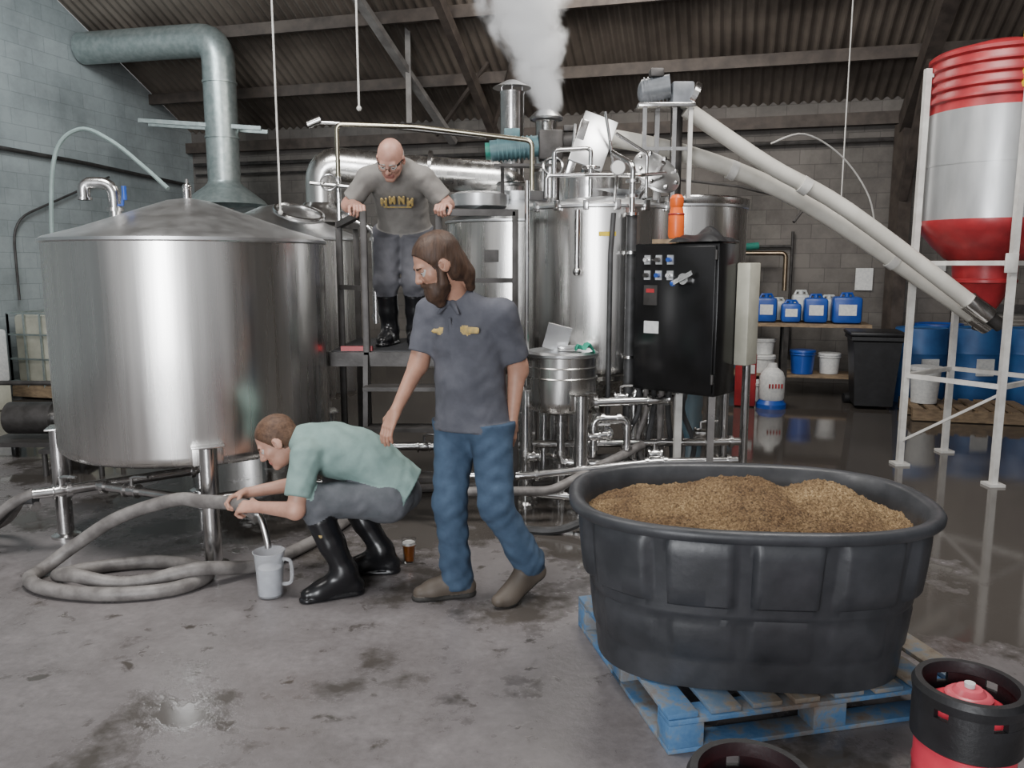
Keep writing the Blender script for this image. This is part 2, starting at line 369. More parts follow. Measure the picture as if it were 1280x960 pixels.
q.box((-.17,6.74,1.72),(.12,.02,.10),darksteel)
q.done()
q=B('steam_stack'); q.lathe([(.16,1.9),(.16,2.5),(.1,2.56),(.1,2.95),(.11,2.97)],(.32,7.75,0),steel2,28); q.lathe([(.15,2.98),(.16,3.0),(.1,3.06),(.09,3.06),(.14,2.99)],(.32,7.75,0),steelroof,28)
q.cyl((.32,7.75,0),(.32,7.75,1.95),.06,steel2); q.done()
q=B('agitator_motor')
q.cyl((-.18,6.85,2.58),(.22,6.85,2.62),.085,motorblue,seg=28)
for k in range(9): 
    x=-.12+k*.035; q.cyl((x,6.85,2.586+k*.003),(x+.012,6.85,2.587+k*.003),.097,motorblue,seg=28)
q.cyl((-.22,6.85,2.577),(-.17,6.85,2.58),.07,greenp,seg=24)
q.box((.32,6.85,2.62),(.2,.2,.24),darksteel,bevel=.02); q.cyl((.32,6.85,2.5),(.32,6.85,2.2),.05,steel2); q.box((.0,6.83,2.72),(.13,.1,.07),motorblue,bevel=.01)
q.cyl((.42,6.85,2.66),(.56,6.85,2.67),.07,darksteel,seg=24); q.box((.47,6.85,2.76),(.09,.08,.05),darksteel,bevel=.01)
q.box((.1,6.85,2.46),(.5,.16,.02),darksteel); q.bar((-.08,6.85,2.46),(-.08,6.95,2.2),.03,darksteel); q.bar((.28,6.85,2.46),(.28,6.95,2.2),.03,darksteel)
q.done()

mx,my=.67,6.2
q=tank('mash_tun',(mx,my),.56,.87,2.06,2.20,legs=(-65,25,115,-155),neck=.3)
q.lathe([(0,.5),(.08,.5),(.1,.56),(.5,.82),(.52,.87)],(mx,my,0),steel,40)
q.lathe([(.22,2.1),(.22,2.3),(.235,2.3),(.235,2.1)],(mx-.08,my-.05,0),steel2,32)
rl=rotAB((.35,-.65,.55)); q.lathe([(0,0),(.17,0),(.19,.012),(.19,.03),(.16,.045),(0,.06)],(1.04,5.98,2.30),steelroof,32,rl)
for k in range(8):
    a=k*math.pi/4; q.sphere(V((1.04,5.98,2.30))+rl@V((.16*math.cos(a),.16*math.sin(a),.045)),.018,steel2,8)
q.cyl(V((1.04,5.98,2.30)),V((1.04,5.98,2.30))+rl@V((0,0,.12)),.02,steel2,seg=10)
q.bar((1.0,6.05,2.25),(.9,6.15,2.1),.04,steel2)
q.box((.60,6.1,2.55),(.26,.02,.42),steelroof,rot=Matrix.Rotation(.35,3,'Y')@Matrix.Rotation(-.35,3,'X'),bevel=.005)
q.box((.48,6.2,2.5),(.06,.24,.42),steel2,rot=Matrix.Rotation(.3,3,'Y'),bevel=.005)
q.cyl((.42,6.15,2.1),(.47,6.15,2.68),.012,steel2,seg=8); q.cyl((.8,6.1,2.1),(.68,6.05,2.75),.012,steel2,seg=8)
q.pipe([(.24,5.72,2.12),(.24,5.72,2.26),(.5,5.66,2.26),(.9,5.68,2.26),(1.1,5.9,2.3)],.014,steel2)
q.pipe([(.3,5.85,2.12),(.3,5.85,2.45),(.55,5.75,2.45),(.55,5.75,2.12)],.016,steel2)
q.pipe([(.95,5.8,2.12),(.95,5.8,2.42),(.72,5.75,2.55)],.013,steel2)
q.pipe([(.45,5.6,2.02),(.45,5.6,1.62)],.02,steel2); q.sphere((.45,5.6,1.60),.03,steel2,12)
q.box((.66,5.63,1.86),(.12,.01,.03),yellow); 
q.pipe([(.82,5.58,.55),(.82,5.58,2.0)],.036,hosedark); q.pipe([(.82,5.58,2.0),(.82,5.58,2.32),(.70,5.75,2.42)],.02,steel2)
for z in (1.0,1.72,1.98,2.1,2.2): q.cyl((.82,5.58,z),(.82,5.58,z+.02),.05,steel2,seg=16)
q.pipe([(.68,5.60,.6),(.68,5.60,1.72),(.7,5.62,2.0)],.018,hosedark)
q.lathe([(0,0),(.05,0),(.05,.02),(0,.02)],(.72,5.6,2.3),steel2,20,rotAB((0,-1,0))); q.lathe([(0,0),(.045,0),(0,.001)],(.72,5.578,2.3),glassblue,20,rotAB((0,-1,0)))
q.cyl((.72,5.62,2.3),(.72,5.75,2.1),.01,steel2,seg=8)
q.torus((.55,5.75,2.32),.06,.008,steel2); q.cyl((.55,5.75,2.12),(.55,5.75,2.32),.012,steel2,seg=8)
q.torus((.3,6.0,2.36),.07,.01,steel2,rot=Matrix.Rotation(1.2,3,'X')); q.cyl((.3,6.0,2.1),(.3,6.0,2.36),.014,steel2,seg=8)
for a in range(-150,-20,22):
    ca_,sa2=math.cos(math.radians(a)),math.sin(math.radians(a)); q.box((mx+ca_*.575,my+sa2*.575,2.06),(.03,.04,.07),steel2,rz=math.radians(a),bevel=.004)
q.done()
q=tank('lauter_tun',(1.52,7.25),.55,.85,2.14,2.2,legs=(-60,30,120,-150),neck=.3)
q.torus((1.52,7.25,2.2),.5,.02,steel2); q.lathe([(.53,2.1),(.57,2.16),(.57,2.2),(.5,2.2)],(1.52,7.25,0),steel,64)
q.pipe([(1.1,6.85,2.15),(1.1,6.85,2.38),(1.9,6.9,2.3),(2.5,6.9,2.16),(2.35,6.8,2.0)],.012,darksteel)
q.pipe([(1.2,6.7,2.1),(1.2,6.7,2.5),(1.35,6.75,2.5),(1.35,6.75,2.1)],.018,steel2)
q.done()

q=B('auger_drive_motor')
q.cyl((.98,6.25,2.93),(1.18,6.2,2.96),.085,motorgrey,seg=28)
for k in range(6): x=1.0+k*.028; q.cyl((x,6.245,2.933+k*.004),(x+.01,6.243,2.935+k*.004),.097,motorgrey,seg=28)
q.sphere((.975,6.25,2.93),(.035,.08,.08),motorgrey,16); q.box((1.07,6.2,3.05),(.1,.1,.06),darksteel,bevel=.01)
q.box((1.26,6.22,2.9),(.16,.2,.16),motorgrey,bevel=.015); q.lathe([(0,0),(.1,0),(.1,.04),(0,.04)],(1.33,6.2,2.9),steel2,24,rotAB((1,0,-.5)))
q.box((1.14,6.22,2.81),(.42,.24,.03),steel2,bevel=.005)
for x in (.98,1.2,1.32): q.bar((x,6.14,2.8),(x,6.14,2.14),.03,steel2 if x<1.3 else whitepaint)
q.bar((1.1,6.3,2.8),(1.1,6.3,2.14),.035,steel2); q.bar((.98,6.14,2.5),(1.32,6.14,2.5),.025,steel2); q.cyl((1.25,6.3,2.8),(1.25,6.3,2.1),.045,darksteel)
q.done()
q=B('grain_auger_pipe')
q.tube([(3.72,6.38,1.22),(2.62,6.45,1.95),(2.02,6.45,2.27),(1.38,6.45,2.50),(.80,6.45,2.62),(.62,6.45,2.62)],.068,white,20,smooth=6)
for p,d in (((3.0,6.425,1.70),(1.1,0,-.73)),((1.7,6.45,2.39),(.6,0,-.22))): q.cyl(V(p),V(p)+V(d).normalized()*.06,.076,whitepaint)
q.cyl((.66,6.45,2.62),(.60,6.4,2.3),.075,steel2); q.cyl((3.66,6.38,1.26),(3.8,6.38,1.17),.08,steel2); q.done()
q=B('grain_auger_pipe')
q.tube([(3.60,6.16,1.30),(2.57,6.25,2.06),(1.94,6.25,2.40),(1.30,6.22,2.80)],.060,white,20,smooth=5)
q.cyl((3.5,6.17,1.375),(3.66,6.16,1.255),.075,steel2); q.cyl((3.66,6.16,1.255),(3.76,6.15,1.18),.05,darksteel)
q.cyl((2.2,6.25,2.26),(2.26,6.25,2.225),.068,whitepaint); q.done()

# silo
sx,sy=3.76,6.43
q=B('grain_silo')
pr=[(0,3.34),(.15,3.33),(.48,3.24)]
z=3.24
for k in range(5): pr+=[(.505,z-.02),(.505,z-.045),(.485,z-.06),(.485,z-.07)]; z-=.08
q.lathe(pr+[(.49,2.80)],(sx,sy,0),red,72)
q.lathe([(.49,2.80),(.49,2.42),(.493,2.42),(.493,2.40),(.49,2.40),(.49,1.99)],(sx,sy,0),silowhite,72)
q.lathe([(.49,1.99),(.505,1.99),(.505,1.96),(.48,1.90),(.40,1.80),(.30,1.70),(.235,1.66),(.225,1.54),(.235,1.53),(.235,1.51),(.21,1.50),(.10,1.29),(.09,1.22),(0,1.2)],(sx,sy,0),red,64)
q.cyl((sx,sy,1.3),(sx-.02,sy-.08,1.16),.08,steel2)
A_=V((3.23,6.5,0));C_=V((3.63,5.86,0));D_=V((3.85,6.96,0));F_=V((4.28,6.32,0))
for p in (A_,C_,D_,F_): q.bar(p+V((0,0,.01)),p+V((0,0,3.15)),.045,whitepaint); q.box(p+V((0,0,.01)),(.12,.12,.02),whitepaint)
for zz in (.75,1.66):
    for p,r in ((A_,C_),(C_,F_),(F_,D_),(D_,A_)): q.bar(p+V((0,0,zz)),r+V((0,0,zz)),.035,whitepaint)
for p in (A_,C_,D_,F_):
    for zz in (1.97,3.1): q.bar(p+V((0,0,zz)),p*.92+V((sx,sy,0))*.08+V((0,0,zz)),.03,whitepaint)
q.bar(A_+V((0,0,.2)),C_+V((0,0,.7)),.02,whitepaint)
q.bar((3.66,5.96,2.9),(3.66,5.96,3.4),.05,yellow); q.bar((3.66,5.96,3.32),(3.95,5.9,3.32),.04,yellow)
q.box((3.60,5.83,1.66),(.09,.02,.14),whitepaint,bevel=.004)
q.done()

q=tank('grant_vessel',(.335,5.38),.235,.70,1.06,1.10,legs=(-60,60,180),lid=steelroof,bottom=.06,neck=.06)
q.box((.30,5.30,1.17),(.16,.02,.17),steelroof,rot=Matrix.Rotation(.25,3,'Y')@Matrix.Rotation(.2,3,'X')); q.box((.36,5.3,1.10),(.12,.1,.04),steel2,bevel=.01)
q.lathe([(.236,.90),(.245,.905),(.236,.91)],(.335,5.38,0),steel,48); q.lathe([(.236,.97),(.245,.975),(.236,.98)],(.335,5.38,0),steel,48)
q.done()
q=B('green_rag'); vs=[];fs=[]
for i in range(9):
    for j in range(9):
        vs.append((.42+.016*i,5.22+.015*j,1.10+.03*math.sin(i*1.3+j)*math.cos(j*.9)+.02-.004*abs(i-4)**1.5))
for i in range(8):
    for j in range(8): fs.append((i*9+j,i*9+j+1,i*9+j+10,i*9+j+9))
q.add(vs,fs,M('green_cloth',(.04,.4,.28),(.02,.3,.2),.8)); q.done(angle=80)

q=B('pipe_manifold')
q.pipe([(-1.2,5.35,.42),(-.4,5.35,.42),(.0,5.4,.42),(1.6,5.5,.42)],.028,steel2,flange=steel2)
q.pipe([(-1.1,5.2,.26),(.1,5.1,.28),(.95,5.15,.36),(1.5,5.2,.36)],.026,steel2,flange=steel2)
q.pipe([(-.5,5.0,.2),(.25,4.95,.22),(.9,5.4,.42)],.03,hosem)
q.pipe([(mx,my,.55),(mx,my,.46),(.67,5.5,.46)],.035,steel2,flange=steel2)
q.pipe([(.335,5.38,.64),(.335,5.38,.30),(.9,5.3,.30)],.03,steel2,flange=steel2)
q.pipe([(-.3,5.6,.9),(-.3,5.6,.42)],.025,steel2)
q.pipe([(.55,5.3,.36),(.55,5.3,.62),(.78,5.32,.62),(.78,5.32,.36)],.026,steel2,flange=steel2)
q.pipe([(.1,5.25,.12),(.6,5.1,.12),(1.3,5.3,.14)],.028,steel2,flange=steel2)
q.pipe([(.85,5.5,.3),(.85,5.5,.78),(1.25,5.6,.78)],.03,steel2,flange=steel2)
for x,y,zz in ((.62,5.35,.50),(.15,5.3,.36),(.95,5.2,.40),(1.3,5.4,.5),(.75,5.45,.74),(.05,5.4,.42),(-.6,5.35,.42),(-.9,5.2,.26),(.45,5.12,.12),(.55,5.3,.5)):
    q.valve((x,y,zz))
q.pipe([(.5,5.35,.72),(1.0,5.35,.74),(1.2,5.5,.74)],.03,steel2,flange=steel2)
for x in (1.0,1.1,1.55,1.7): q.cyl((x,5.75,0),(x,5.75,.95),.03,steel2)
q.lathe([(0,0),(.1,0),(.12,.03),(.12,.12),(.1,.15),(0,.15)],(.62,5.2,.14),steel2,28,rotAB((1,.1,0))); q.cyl((.75,5.21,.14),(1.0,5.23,.14),.09,motorgrey,seg=24)
q.box((.8,5.22,.025),(.5,.2,.05),darksteel)
q.cyl((.335,5.38,.0),(.335,5.38,.3),.055,steel2)
for x,y in ((.335,5.2),(-.02,5.1),(1.1,5.16)): q.cyl((x,y,0),(x,y,.3),.02,steel2,seg=10)
q.done()
q=B('cable_bundle')
for k in range(7):
    x=.86+k*.05; q.tube([(x,5.42-k*.03,.84),(x+.02,5.45,.65),(x-.06+.03*k,5.5,.4),(x+.1,5.5,.16),(x+.3,5.55,.02)],.018,(hosedark,hosem)[k%2],8,smooth=6)
q.tube([(-1.25,5.6,.03),(-.5,5.7,.03),(.2,5.8,.03),(1.4,6.3,.03),(2.2,6.1,.03)],.03,hosem,8,smooth=8)
q.tube([(.0,5.7,.03),(.6,5.7,.25),(1.3,5.65,.18),(1.9,5.8,.03)],.03,hosem,8,smooth=8)
q.tube([(-.1,4.85,.03),(.3,4.75,.03),(.7,4.9,.2),(1.0,5.1,.35)],.028,hosedark,8,smooth=8)
q.done()

# control cabinet
cd=V((1.28-.82,5.0-5.4,0)); ang=math.atan2(cd.y,cd.x); ex=cd.normalized(); ey=V((-ex.y,ex.x,0))
base=V((.82,5.4,0)); w=.61; dp=.28
def CP(a,d,z): return base+ex*a+ey*d+V((0,0,z))
q=B('control_cabinet')
q.box(CP(w/2,dp/2,1.30),(w,dp,.97),black,rz=ang,bevel=.012)
q.box(CP(w/2,-.008,1.30),(w-.03,.02,.93),black,rz=ang,bevel=.006)
for i in range(3):
    for j in range(2):
        p=CP(.11+i*.085,-.02,1.68-j*.10); q.box(p,(.045,.008,.06),steelroof,rz=ang); q.cyl(p,p-ey*.035,.015,(steel2,darksteel,bluep)[(i+j)%3],seg=14)
q.box(CP(.14,-.02,1.45),(.10,.012,.13),darksteel,rz=ang); q.box(CP(.14,-.027,1.48),(.06,.004,.025),red,rz=ang)
q.box(CP(.15,-.02,1.24),(.11,.004,.08),labelw,rz=ang)
p=CP(.40,-.02,1.56); q.cyl(p,p-ey*.05,.035,steel2,seg=20); q.bar(p-ey*.05-ex*.07-V((0,0,.03)),p-ey*.05+ex*.07+V((0,0,.04)),.028,steel2)
q.sphere(p-ey*.05-ex*.07-V((0,0,.03)),.02,bluep,10)
for z in (.9,1.68): q.cyl(CP(w-.01,-.02,z),CP(w-.01,-.02,z+.06),.01,darksteel,seg=8)
q.box(CP(w+.045,dp+.05,1.33),(.09,.16,.66),creamp,rz=ang,bevel=.008)
for a in (.28,.52): q.bar(CP(a,.14,.0),CP(a,.14,.83),.045,whitepaint if a<.4 else steel2)
q.box(CP(.4,.14,.01),(.4,.2,.02),darksteel,rz=ang)
q.box(CP(.18,.16,1.80),(.2,.16,.03),woodm,rz=ang)
q.done()
q=B('black_bag'); vs=[];fs=[];n=22
for i in range(n):
    for j in range(n):
        a=i/(n-1);c=j/(n-1); h=math.sin(math.pi*a)**.5*math.sin(math.pi*c)**.5
        p=CP(.26+.36*a,-.02+.30*c,1.792+h*(.06+.026*math.sin(9*a+5*c)+.018*math.sin(17*c+9*a))); vs.append(p)
for i in range(n-1):
    for j in range(n-1): fs.append((i*n+j,(i+1)*n+j,(i+1)*n+j+1,i*n+j+1))
q.add(vs,fs,rubber); q.done(angle=80)
q=B('orange_bottle'); o=(1.08,5.36,1.82); q.lathe([(0,0),(.045,0),(.052,.02),(.052,.14),(.045,.17),(.04,.2),(.045,.21),(.045,.26),(.03,.28),(0,.285)],o,orange,28); q.lathe([(.053,.15),(.056,.155),(.053,.16)],o,red,28); q.done()

# ------------------------------------------------------------------ platform
q=B('work_platform')
x0,x1,y0,y1,zd=-1.16,.02,5.10,6.05,1.10
q.box(((x0+x1)/2,y0,zd-.05),(x1-x0,.04,.09),darksteel); q.box(((x0+x1)/2,y1,zd-.05),(x1-x0,.04,.09),darksteel)
q.box((x0,(y0+y1)/2,zd-.05),(.04,y1-y0,.09),darksteel); q.box((x1,(y0+y1)/2,zd-.05),(.04,y1-y0,.09),darksteel)
y=y0+.03
while y<y1: q.box(((x0+x1)/2,y,zd-.012),(x1-x0,.022,.024),rubber); y+=.04
x=x0+.05
while x<x1: q.box((x,(y0+y1)/2,zd-.03),(.012,y1-y0,.02),darksteel); x+=.1
def post(x,y,z0,z1,w=.04): q.box((x,y,(z0+z1)/2),(w,w,z1-z0),darksteel,bevel=.004)
for x,y,t in ((x0,5.45,1.93),(x0,y1,1.95),(-.93,y0,1.98),(-.46,y0,1.98),(x1,y0,1.98),(x1,y1,1.98)): post(x,y,0,t)
q.bar((x0,5.45,1.91),(-.93,y0,1.97),.04,darksteel); q.bar((x0,5.45,1.5),(-.93,y0,1.5),.03,darksteel)
q.bar((x0,5.45,1.91),(x0,y1,1.93),.04,darksteel)
q.bar((-.46,y0,1.97),(x1,y0,1.97),.04,darksteel); q.bar((-.46,y0,1.55),(x1,y0,1.55),.03,darksteel)
q.bar((x1,y0,1.97),(x1,y1,1.97),.04,darksteel)
q.bar((-.93,y0,.6),(x1,y0,.6),.03,darksteel); q.box((-1.0,5.13,1.115),(.2,.03,.03),red)
for z in (.3,.62,.88): q.box((-.7,5.0,z),(.46,.16,.025),darksteel)
q.bar((-.93,4.9,.0),(-.93,5.06,1.08),.03,darksteel); q.bar((-.47,4.9,.0),(-.47,5.06,1.08),.03,darksteel)
q.done()
brass=M('brass_pipe',(.55,.5,.38),(.4,.36,.28),.25,metal=1)
q=B('steel_rail_pipe')
q.pipe([(-1.3,6.15,2.3),(-1.3,6.15,2.68),(-.7,6.15,2.66),(.15,6.15,2.56),(.15,6.15,2.2)],.018,brass,bend=.05)
q.pipe([(-1.5,6.3,2.72),(-1.1,6.3,2.7),(-.2,6.4,2.62)],.014,steel2)
q.cyl((-1.55,6.3,2.70),(-1.45,6.3,2.74),.03,steel2)
q.pipe([(-1.25,6.25,2.2),(-1.25,6.25,2.0),(-1.05,6.2,1.9),(-1.05,6.2,1.2)],.025,steel2,flange=steel2)
q.torus((-1.35,6.05,2.25),.06,.008,steel2,rot=Matrix.Rotation(1.3,3,'X'))
q.pipe([(-1.5,6.1,2.25),(-1.2,6.1,2.22)],.015,steel2); q.cyl((-1.3,6.15,.0),(-1.3,6.15,2.3),.018,steel2,seg=10)
q.done()
q=B('support_pole'); q.cyl((.10,5.45,.0),(.10,5.45,2.2),.016,steel2,seg=10); q.lathe([(0,0),(.04,0),(.04,.01),(0,.01)],(.10,5.45,0),steel2,16); q.done()

# ------------------------------------------------------------------ tub with grain
tc=V((.915,3.02,0)); ta=math.radians(-5)
def se(th,a,b_,n=2.6):
    c,s=math.cos(th),math.sin(th)
    return a*math.copysign(abs(c)**(2/n),c), b_*math.copysign(abs(s)**(2/n),s)
NS=288
def ring(a,b_):
    th=np.linspace(0,2*np.pi,4001); p=np.array([se(t,a,b_) for t in th]); L=np.concatenate([[0],np.cumsum(np.linalg.norm(np.diff(p,axis=0),axis=1))])
    s=np.linspace(0,L[-1],NS+1)[:-1]; return np.stack([np.interp(s,L,p[:,0]),np.interp(s,L,p[:,1])],1)
unit=ring(.65,.455)
def tubring(z,k,panel,out=0):
    d=unit/np.linalg.norm(unit,axis=1)[:,None]
    ph=(np.arange(NS)/NS*12+.25)%1
    tab=np.clip((ph-.05)/.04,0,1)*np.clip((.86-ph)/.04,0,1)
    off=-k+panel*tab+out
    p=unit+d*off[:,None]; ca,sa=math.cos(ta),math.sin(ta)
    return [(tc.x+x*ca-y*sa,tc.y+x*sa+y*ca,z) for x,y in p]
q=B('stock_tub')
prof=[(.142,.095,0),(.15,.080,0),(.25,.070,0),(.27,.069,.0),(.28,.066,.006),(.40,.054,.008),(.425,.052,.0),(.435,.044,.0),(.445,.044,.0),(.470,.042,.0),(.486,.042,.026),(.55,.036,.028),(.66,.024,.026),(.70,.018,.020),(.725,.012,0)]
rings=[tubring(z,k,pn) for z,k,pn in prof]
lip=[( .732,-.018),( .728,-.030),( .738,-.040),( .756,-.042),( .768,-.034),( .772,-.016),( .768,.0),( .76,.014),( .70,.03),( .5,.06),( .2,.1)]
rings+= [tubring(z,k,0) for z,k in lip]
vs=[p for r in rings for p in r]; fs=[]
for i in range(len(rings)-1):
    for k in range(NS): j=(k+1)%NS; fs.append((i*NS+k,i*NS+j,(i+1)*NS+j,(i+1)*NS+k))
fs.append(tuple(range(NS-1,-1,-1))); q.add(vs,fs,tubm); q.done(angle=50)
from mathutils import noise as mn
q=B('spent_grain_heap'); NR=80; vs=[];fs=[]
ca,sa=math.cos(ta),math.sin(ta)
for i in range(NR+1):
    t=i/NR
    for k in range(NS):
        x,y=unit[k]*t*(.985); x*=.972;y*=.958
        hx=math.exp(-(((x+.02)/.22)**2+((y+.02)/.22)**2))*.145+math.exp(-(((x-.33)/.16)**2+((y-.05)/.20)**2))*.11+math.exp(-(((x+.36)/.2)**2+((y-.02)/.22)**2))*.07
        z=.685+hx+.018*mn.noise(V((x*9,y*9,0)))+.014*mn.noise(V((x*40,y*40,3)))+.008*mn.noise(V((x*110,y*110,3)))
        z-=.02*max(0,t-.85)/.15
        vs.append((tc.x+x*ca-y*sa,tc.y+x*sa+y*ca,z))
for i in range(NR):
    for k in range(NS): j=(k+1)%NS; fs.append((i*NS+k,i*NS+j,(i+1)*NS+j,(i+1)*NS+k))
q.add(vs,fs,grainm); q.done(angle=180)
q=B('wooden_pallet'); pa=math.radians(12.7); px=V((math.cos(pa),math.sin(pa),0)); py=V((-math.sin(pa),math.cos(pa),0)); P0=V((.53,2.50,0))
def PP(a,c,z): return P0+px*a+py*c+V((0,0,z))
Lp,Wp=1.22,1.02
rn=random.Random(5)
def plank(a0,a1,c0,c1,z,t,mat): q.box(PP((a0+a1)/2,(c0+c1)/2,z),(a1-a0,c1-c0,t),mat,rz=pa,bevel=.003)
n=8; wd=.108
for i in range(n):
    a=i*(Lp-wd)/(n-1); plank(a,a+wd+rn.uniform(-.01,.01),rn.uniform(0,.01),Wp,.133,.018,palletm if i in (0,) else palletw)
for c in (.0,Wp/2-.05,Wp-.10): plank(0,Lp,c,c+.10,.114,.018,palletm)
for a in (0,Lp/2-.06,Lp-.13):
    for c in (0,Wp/2-.05,Wp-.10): plank(a,a+.13,c,c+.10,.062,.086,palletm)
for c in (.0,Wp/2-.05,Wp-.10): plank(0,Lp,c,c+.10,.010,.018,palletm)
for a in (0,Lp-.1): plank(a,a+.1,0.1,Wp-.1,.010,.018,palletm)
q.done()

# ------------------------------------------------------------------ kegs
def keg(x,y,h=.60,r=.118):
    q=B('beer_keg'); o=(x,y,0)
    q.lathe([(0,.012),(r,.012),(r*1.08,.0),(r*1.1,.03),(r*1.1,.10),(r*1.0,.12)],o,rubber,48)
    q.lathe([(r*.98,.10),(r,.14),(r,.27),(r*1.025,.28),(r,.29),(r,.36),(r*1.025,.37),(r,.38),(r,.45),(r*.98,.50),(r*.85,.53),(r*.6,.548),(0,.552)],o,kegred,64)
    rr=r*1.1
    q.lathe([(r*.99,.44),(rr,.45),(rr,.538),(rr-.014,.538),(rr-.016,.50)],o,rubber,64)
    q.lathe([(rr-.016,.565),(rr,.56),(rr+.004,.585),(rr-.004,h),(rr-.02,h),(rr-.024,.57),(rr-.016,.565)],o,rubber,64)
    for k in range(6):
        for i in range(9):
            a=math.radians(k*60+i*4.8-16); c=math.cos(a);s=math.sin(a)
            q.box((x+c*(rr-.008),y+s*(rr-.008),.55),(.015,.0125,.045),rubber,rz=a)
    q.lathe([(.058,.545),(.056,.565),(.048,.572),(.04,.573),(.03,.585),(0,.588)],o,M('keg_cap_red',(.75,.12,.16),rough=.3),32)
    q.lathe([(.012,.58),(.013,.598),(0,.60)],o,labelw,16)
    q.done()
keg(1.165,1.90); keg(.50,1.53)

# ------------------------------------------------------------------ floor hose, jug, beer
q=B('transfer_hose')
hp=[(-1.33,3.93,.425),(-1.45,4.0,.43),(-1.62,4.06,.42),(-1.80,4.12,.41),(-2.12,4.16,.30),(-2.36,4.17,.15),(-2.50,4.10,.045),(-2.50,3.95,.038),(-2.32,3.82,.036),(-2.0,3.76,.036),(-1.72,3.82,.036),(-1.60,3.98,.036),(-1.68,4.12,.036),(-1.95,4.20,.036),(-2.22,4.13,.036),(-2.36,3.98,.05),(-2.22,3.86,.095),(-1.95,3.86,.05),(-1.62,3.93,.10),(-1.40,4.12,.04),(-1.25,4.35,.036),(-1.1,4.75,.036),(-1.0,5.1,.1),(-1.0,5.3,.38)]
q.tube(hp,.036,hosem,16,smooth=8)
q.cyl((-1.36,3.93,.425),(-1.295,3.91,.415),.040,steel2); q.cyl((-1.30,3.912,.415),(-1.275,3.90,.40),.045,steel2)
q.tube([(-1.28,3.90,.405),(-1.255,3.88,.36),(-1.23,3.86,.28),(-1.225,3.855,.24)],.017,steel2,12,smooth=5)
q.done()
q=B('floor_hose')
for k,(zz,off) in enumerate(((.03,0),(.03,.16),(.03,.34))):
    q.tube([(-2.72,4.42,.36-.04*k),(-2.85,4.4+off*.3,.30),(-3.1,4.35+off,.10),(-3.4,4.3+off,.03),(-4.4,4.2+off,.03)],.03,(hosem,hosedark,hosem)[k],12,smooth=6)
q.done()
jugm,nt,bb=newmat('milky_plastic'); bb.inputs['Base Color'].default_value=(.90,.92,.95,1); bb.inputs['Roughness'].default_value=.15; bb.inputs['Transmission Weight'].default_value=.75; bb.inputs['IOR'].default_value=1.2
q=B('measuring_jug'); o=(-1.215,3.83,0)
q.lathe([(0,.004),(.058,.004),(.062,.01),(.066,.12),(.074,.22),(.08,.235),(.077,.236),(.070,.22),(.062,.12),(.058,.014),(0,.012)],o,jugm,40)
q.tube([(-1.14,3.81,.20),(-1.10,3.80,.19),(-1.10,3.80,.09),(-1.145,3.81,.07)],.009,jugm,10,smooth=5)
q.lathe([(0,.012),(.055,.014),(.058,.15),(0,.15)],o,M('cloudy_water',(.66,.67,.70),(.48,.49,.52),rough=.15,scale=30),32)
q.done()
glassm,nt,bb=newmat('clear_glass'); bb.inputs['Roughness'].default_value=.03; bb.inputs['Transmission Weight'].default_value=1; bb.inputs['IOR'].default_value=1.3
beerm,nt,bb=newmat('amber_beer'); bb.inputs['Base Color'].default_value=(.35,.10,.015,1); bb.inputs['Roughness'].default_value=.1; bb.inputs['Transmission Weight'].default_value=.3
q=B('beer_glass'); o=(-.575,4.28,0)
q.lathe([(0,.002),(.030,.002),(.034,.06),(.041,.14),(.038,.14),(.031,.06),(.027,.012),(0,.012)],o,glassm,32)
q.lathe([(0,.014),(.0265,.014),(.0305,.06),(.035,.105),(0,.105)],o,beerm,32); q.lathe([(0,.106),(.0352,.106),(.036,.12),(0,.12)],o,labelw,32); q.done()

# ------------------------------------------------------------------ back right store
q=B('storage_bench')
a0,a1=8.5,10.48
q.box(R((a0+a1)/2,1.1,.90),(a1-a0,.6,.04),woodm,rz=TH); q.box(R((a0+a1)/2,1.1,.26),(a1-a0,.55,.03),woodm,rz=TH)
for a in (a0+.05,(a0+a1)/2,a1-.05):
    for bb in (.85,1.36): q.bar(R(a,bb,0),R(a,bb,.88),.06,darksteel)
q.done()
def jug(a,bb,z,mat,hh=.34,w=.26,name='chemical_jug'):
    q=B(name); c=R(a,bb,z)
    q.box(c+V((0,0,hh*.44)),(w,w*.9,hh*.86),mat,rz=TH,bevel=.04)
    q.cyl(c+V((0,0,hh*.85)),c+V((0,0,hh*.98)),.03,mat); q.tube([c+V((-.08,0,hh*.85)),c+V((-.06,0,hh*.97)),c+V((.06,0,hh*.97)),c+V((.08,0,hh*.85))],.016,mat,8)
    if mat is bluep: q.box(c+V((0,0,hh*.45))+E2*(w*.451),(w*.6,.004,hh*.35),labelw,rz=TH)
    q.done()
for i,(a,hh,ww) in enumerate(((8.66,.36,.26),(8.95,.37,.27),(9.25,.36,.26),(9.55,.28,.24),(9.84,.36,.28),(10.2,.38,.34))): jug(a,1.2,.925,bluep,hh,ww)
for a,hh,ww in ((9.4,.30,.2),(9.68,.40,.22),(10.02,.34,.18)): jug(a,.93,.925,clearp,hh,ww)
def bucket(a,bb,z,mat,r=.15,h=.3,name='white_bucket'):
    q=B(name); c=R(a,bb,z); q.lathe([(0,0),(r*.86,0),(r,h*.9),(r*1.06,h*.9),(r*1.06,h*.96),(r*1.02,h),(0,h)],c,mat,32)
    q.torus(c+V((0,0,h*.82)),r*1.0,.01,mat); q.done()
bucket(9.25,1.2,.28,labelw,.14,.22); bucket(9.72,1.2,.28,bluep,.15,.30,'blue_bucket'); bucket(9.25,1.1,.505,labelw,.13,.2); bucket(9.2,1.75,.0,labelw,.13,.24); bucket(10.05,1.1,.28,labelw,.13,.26)
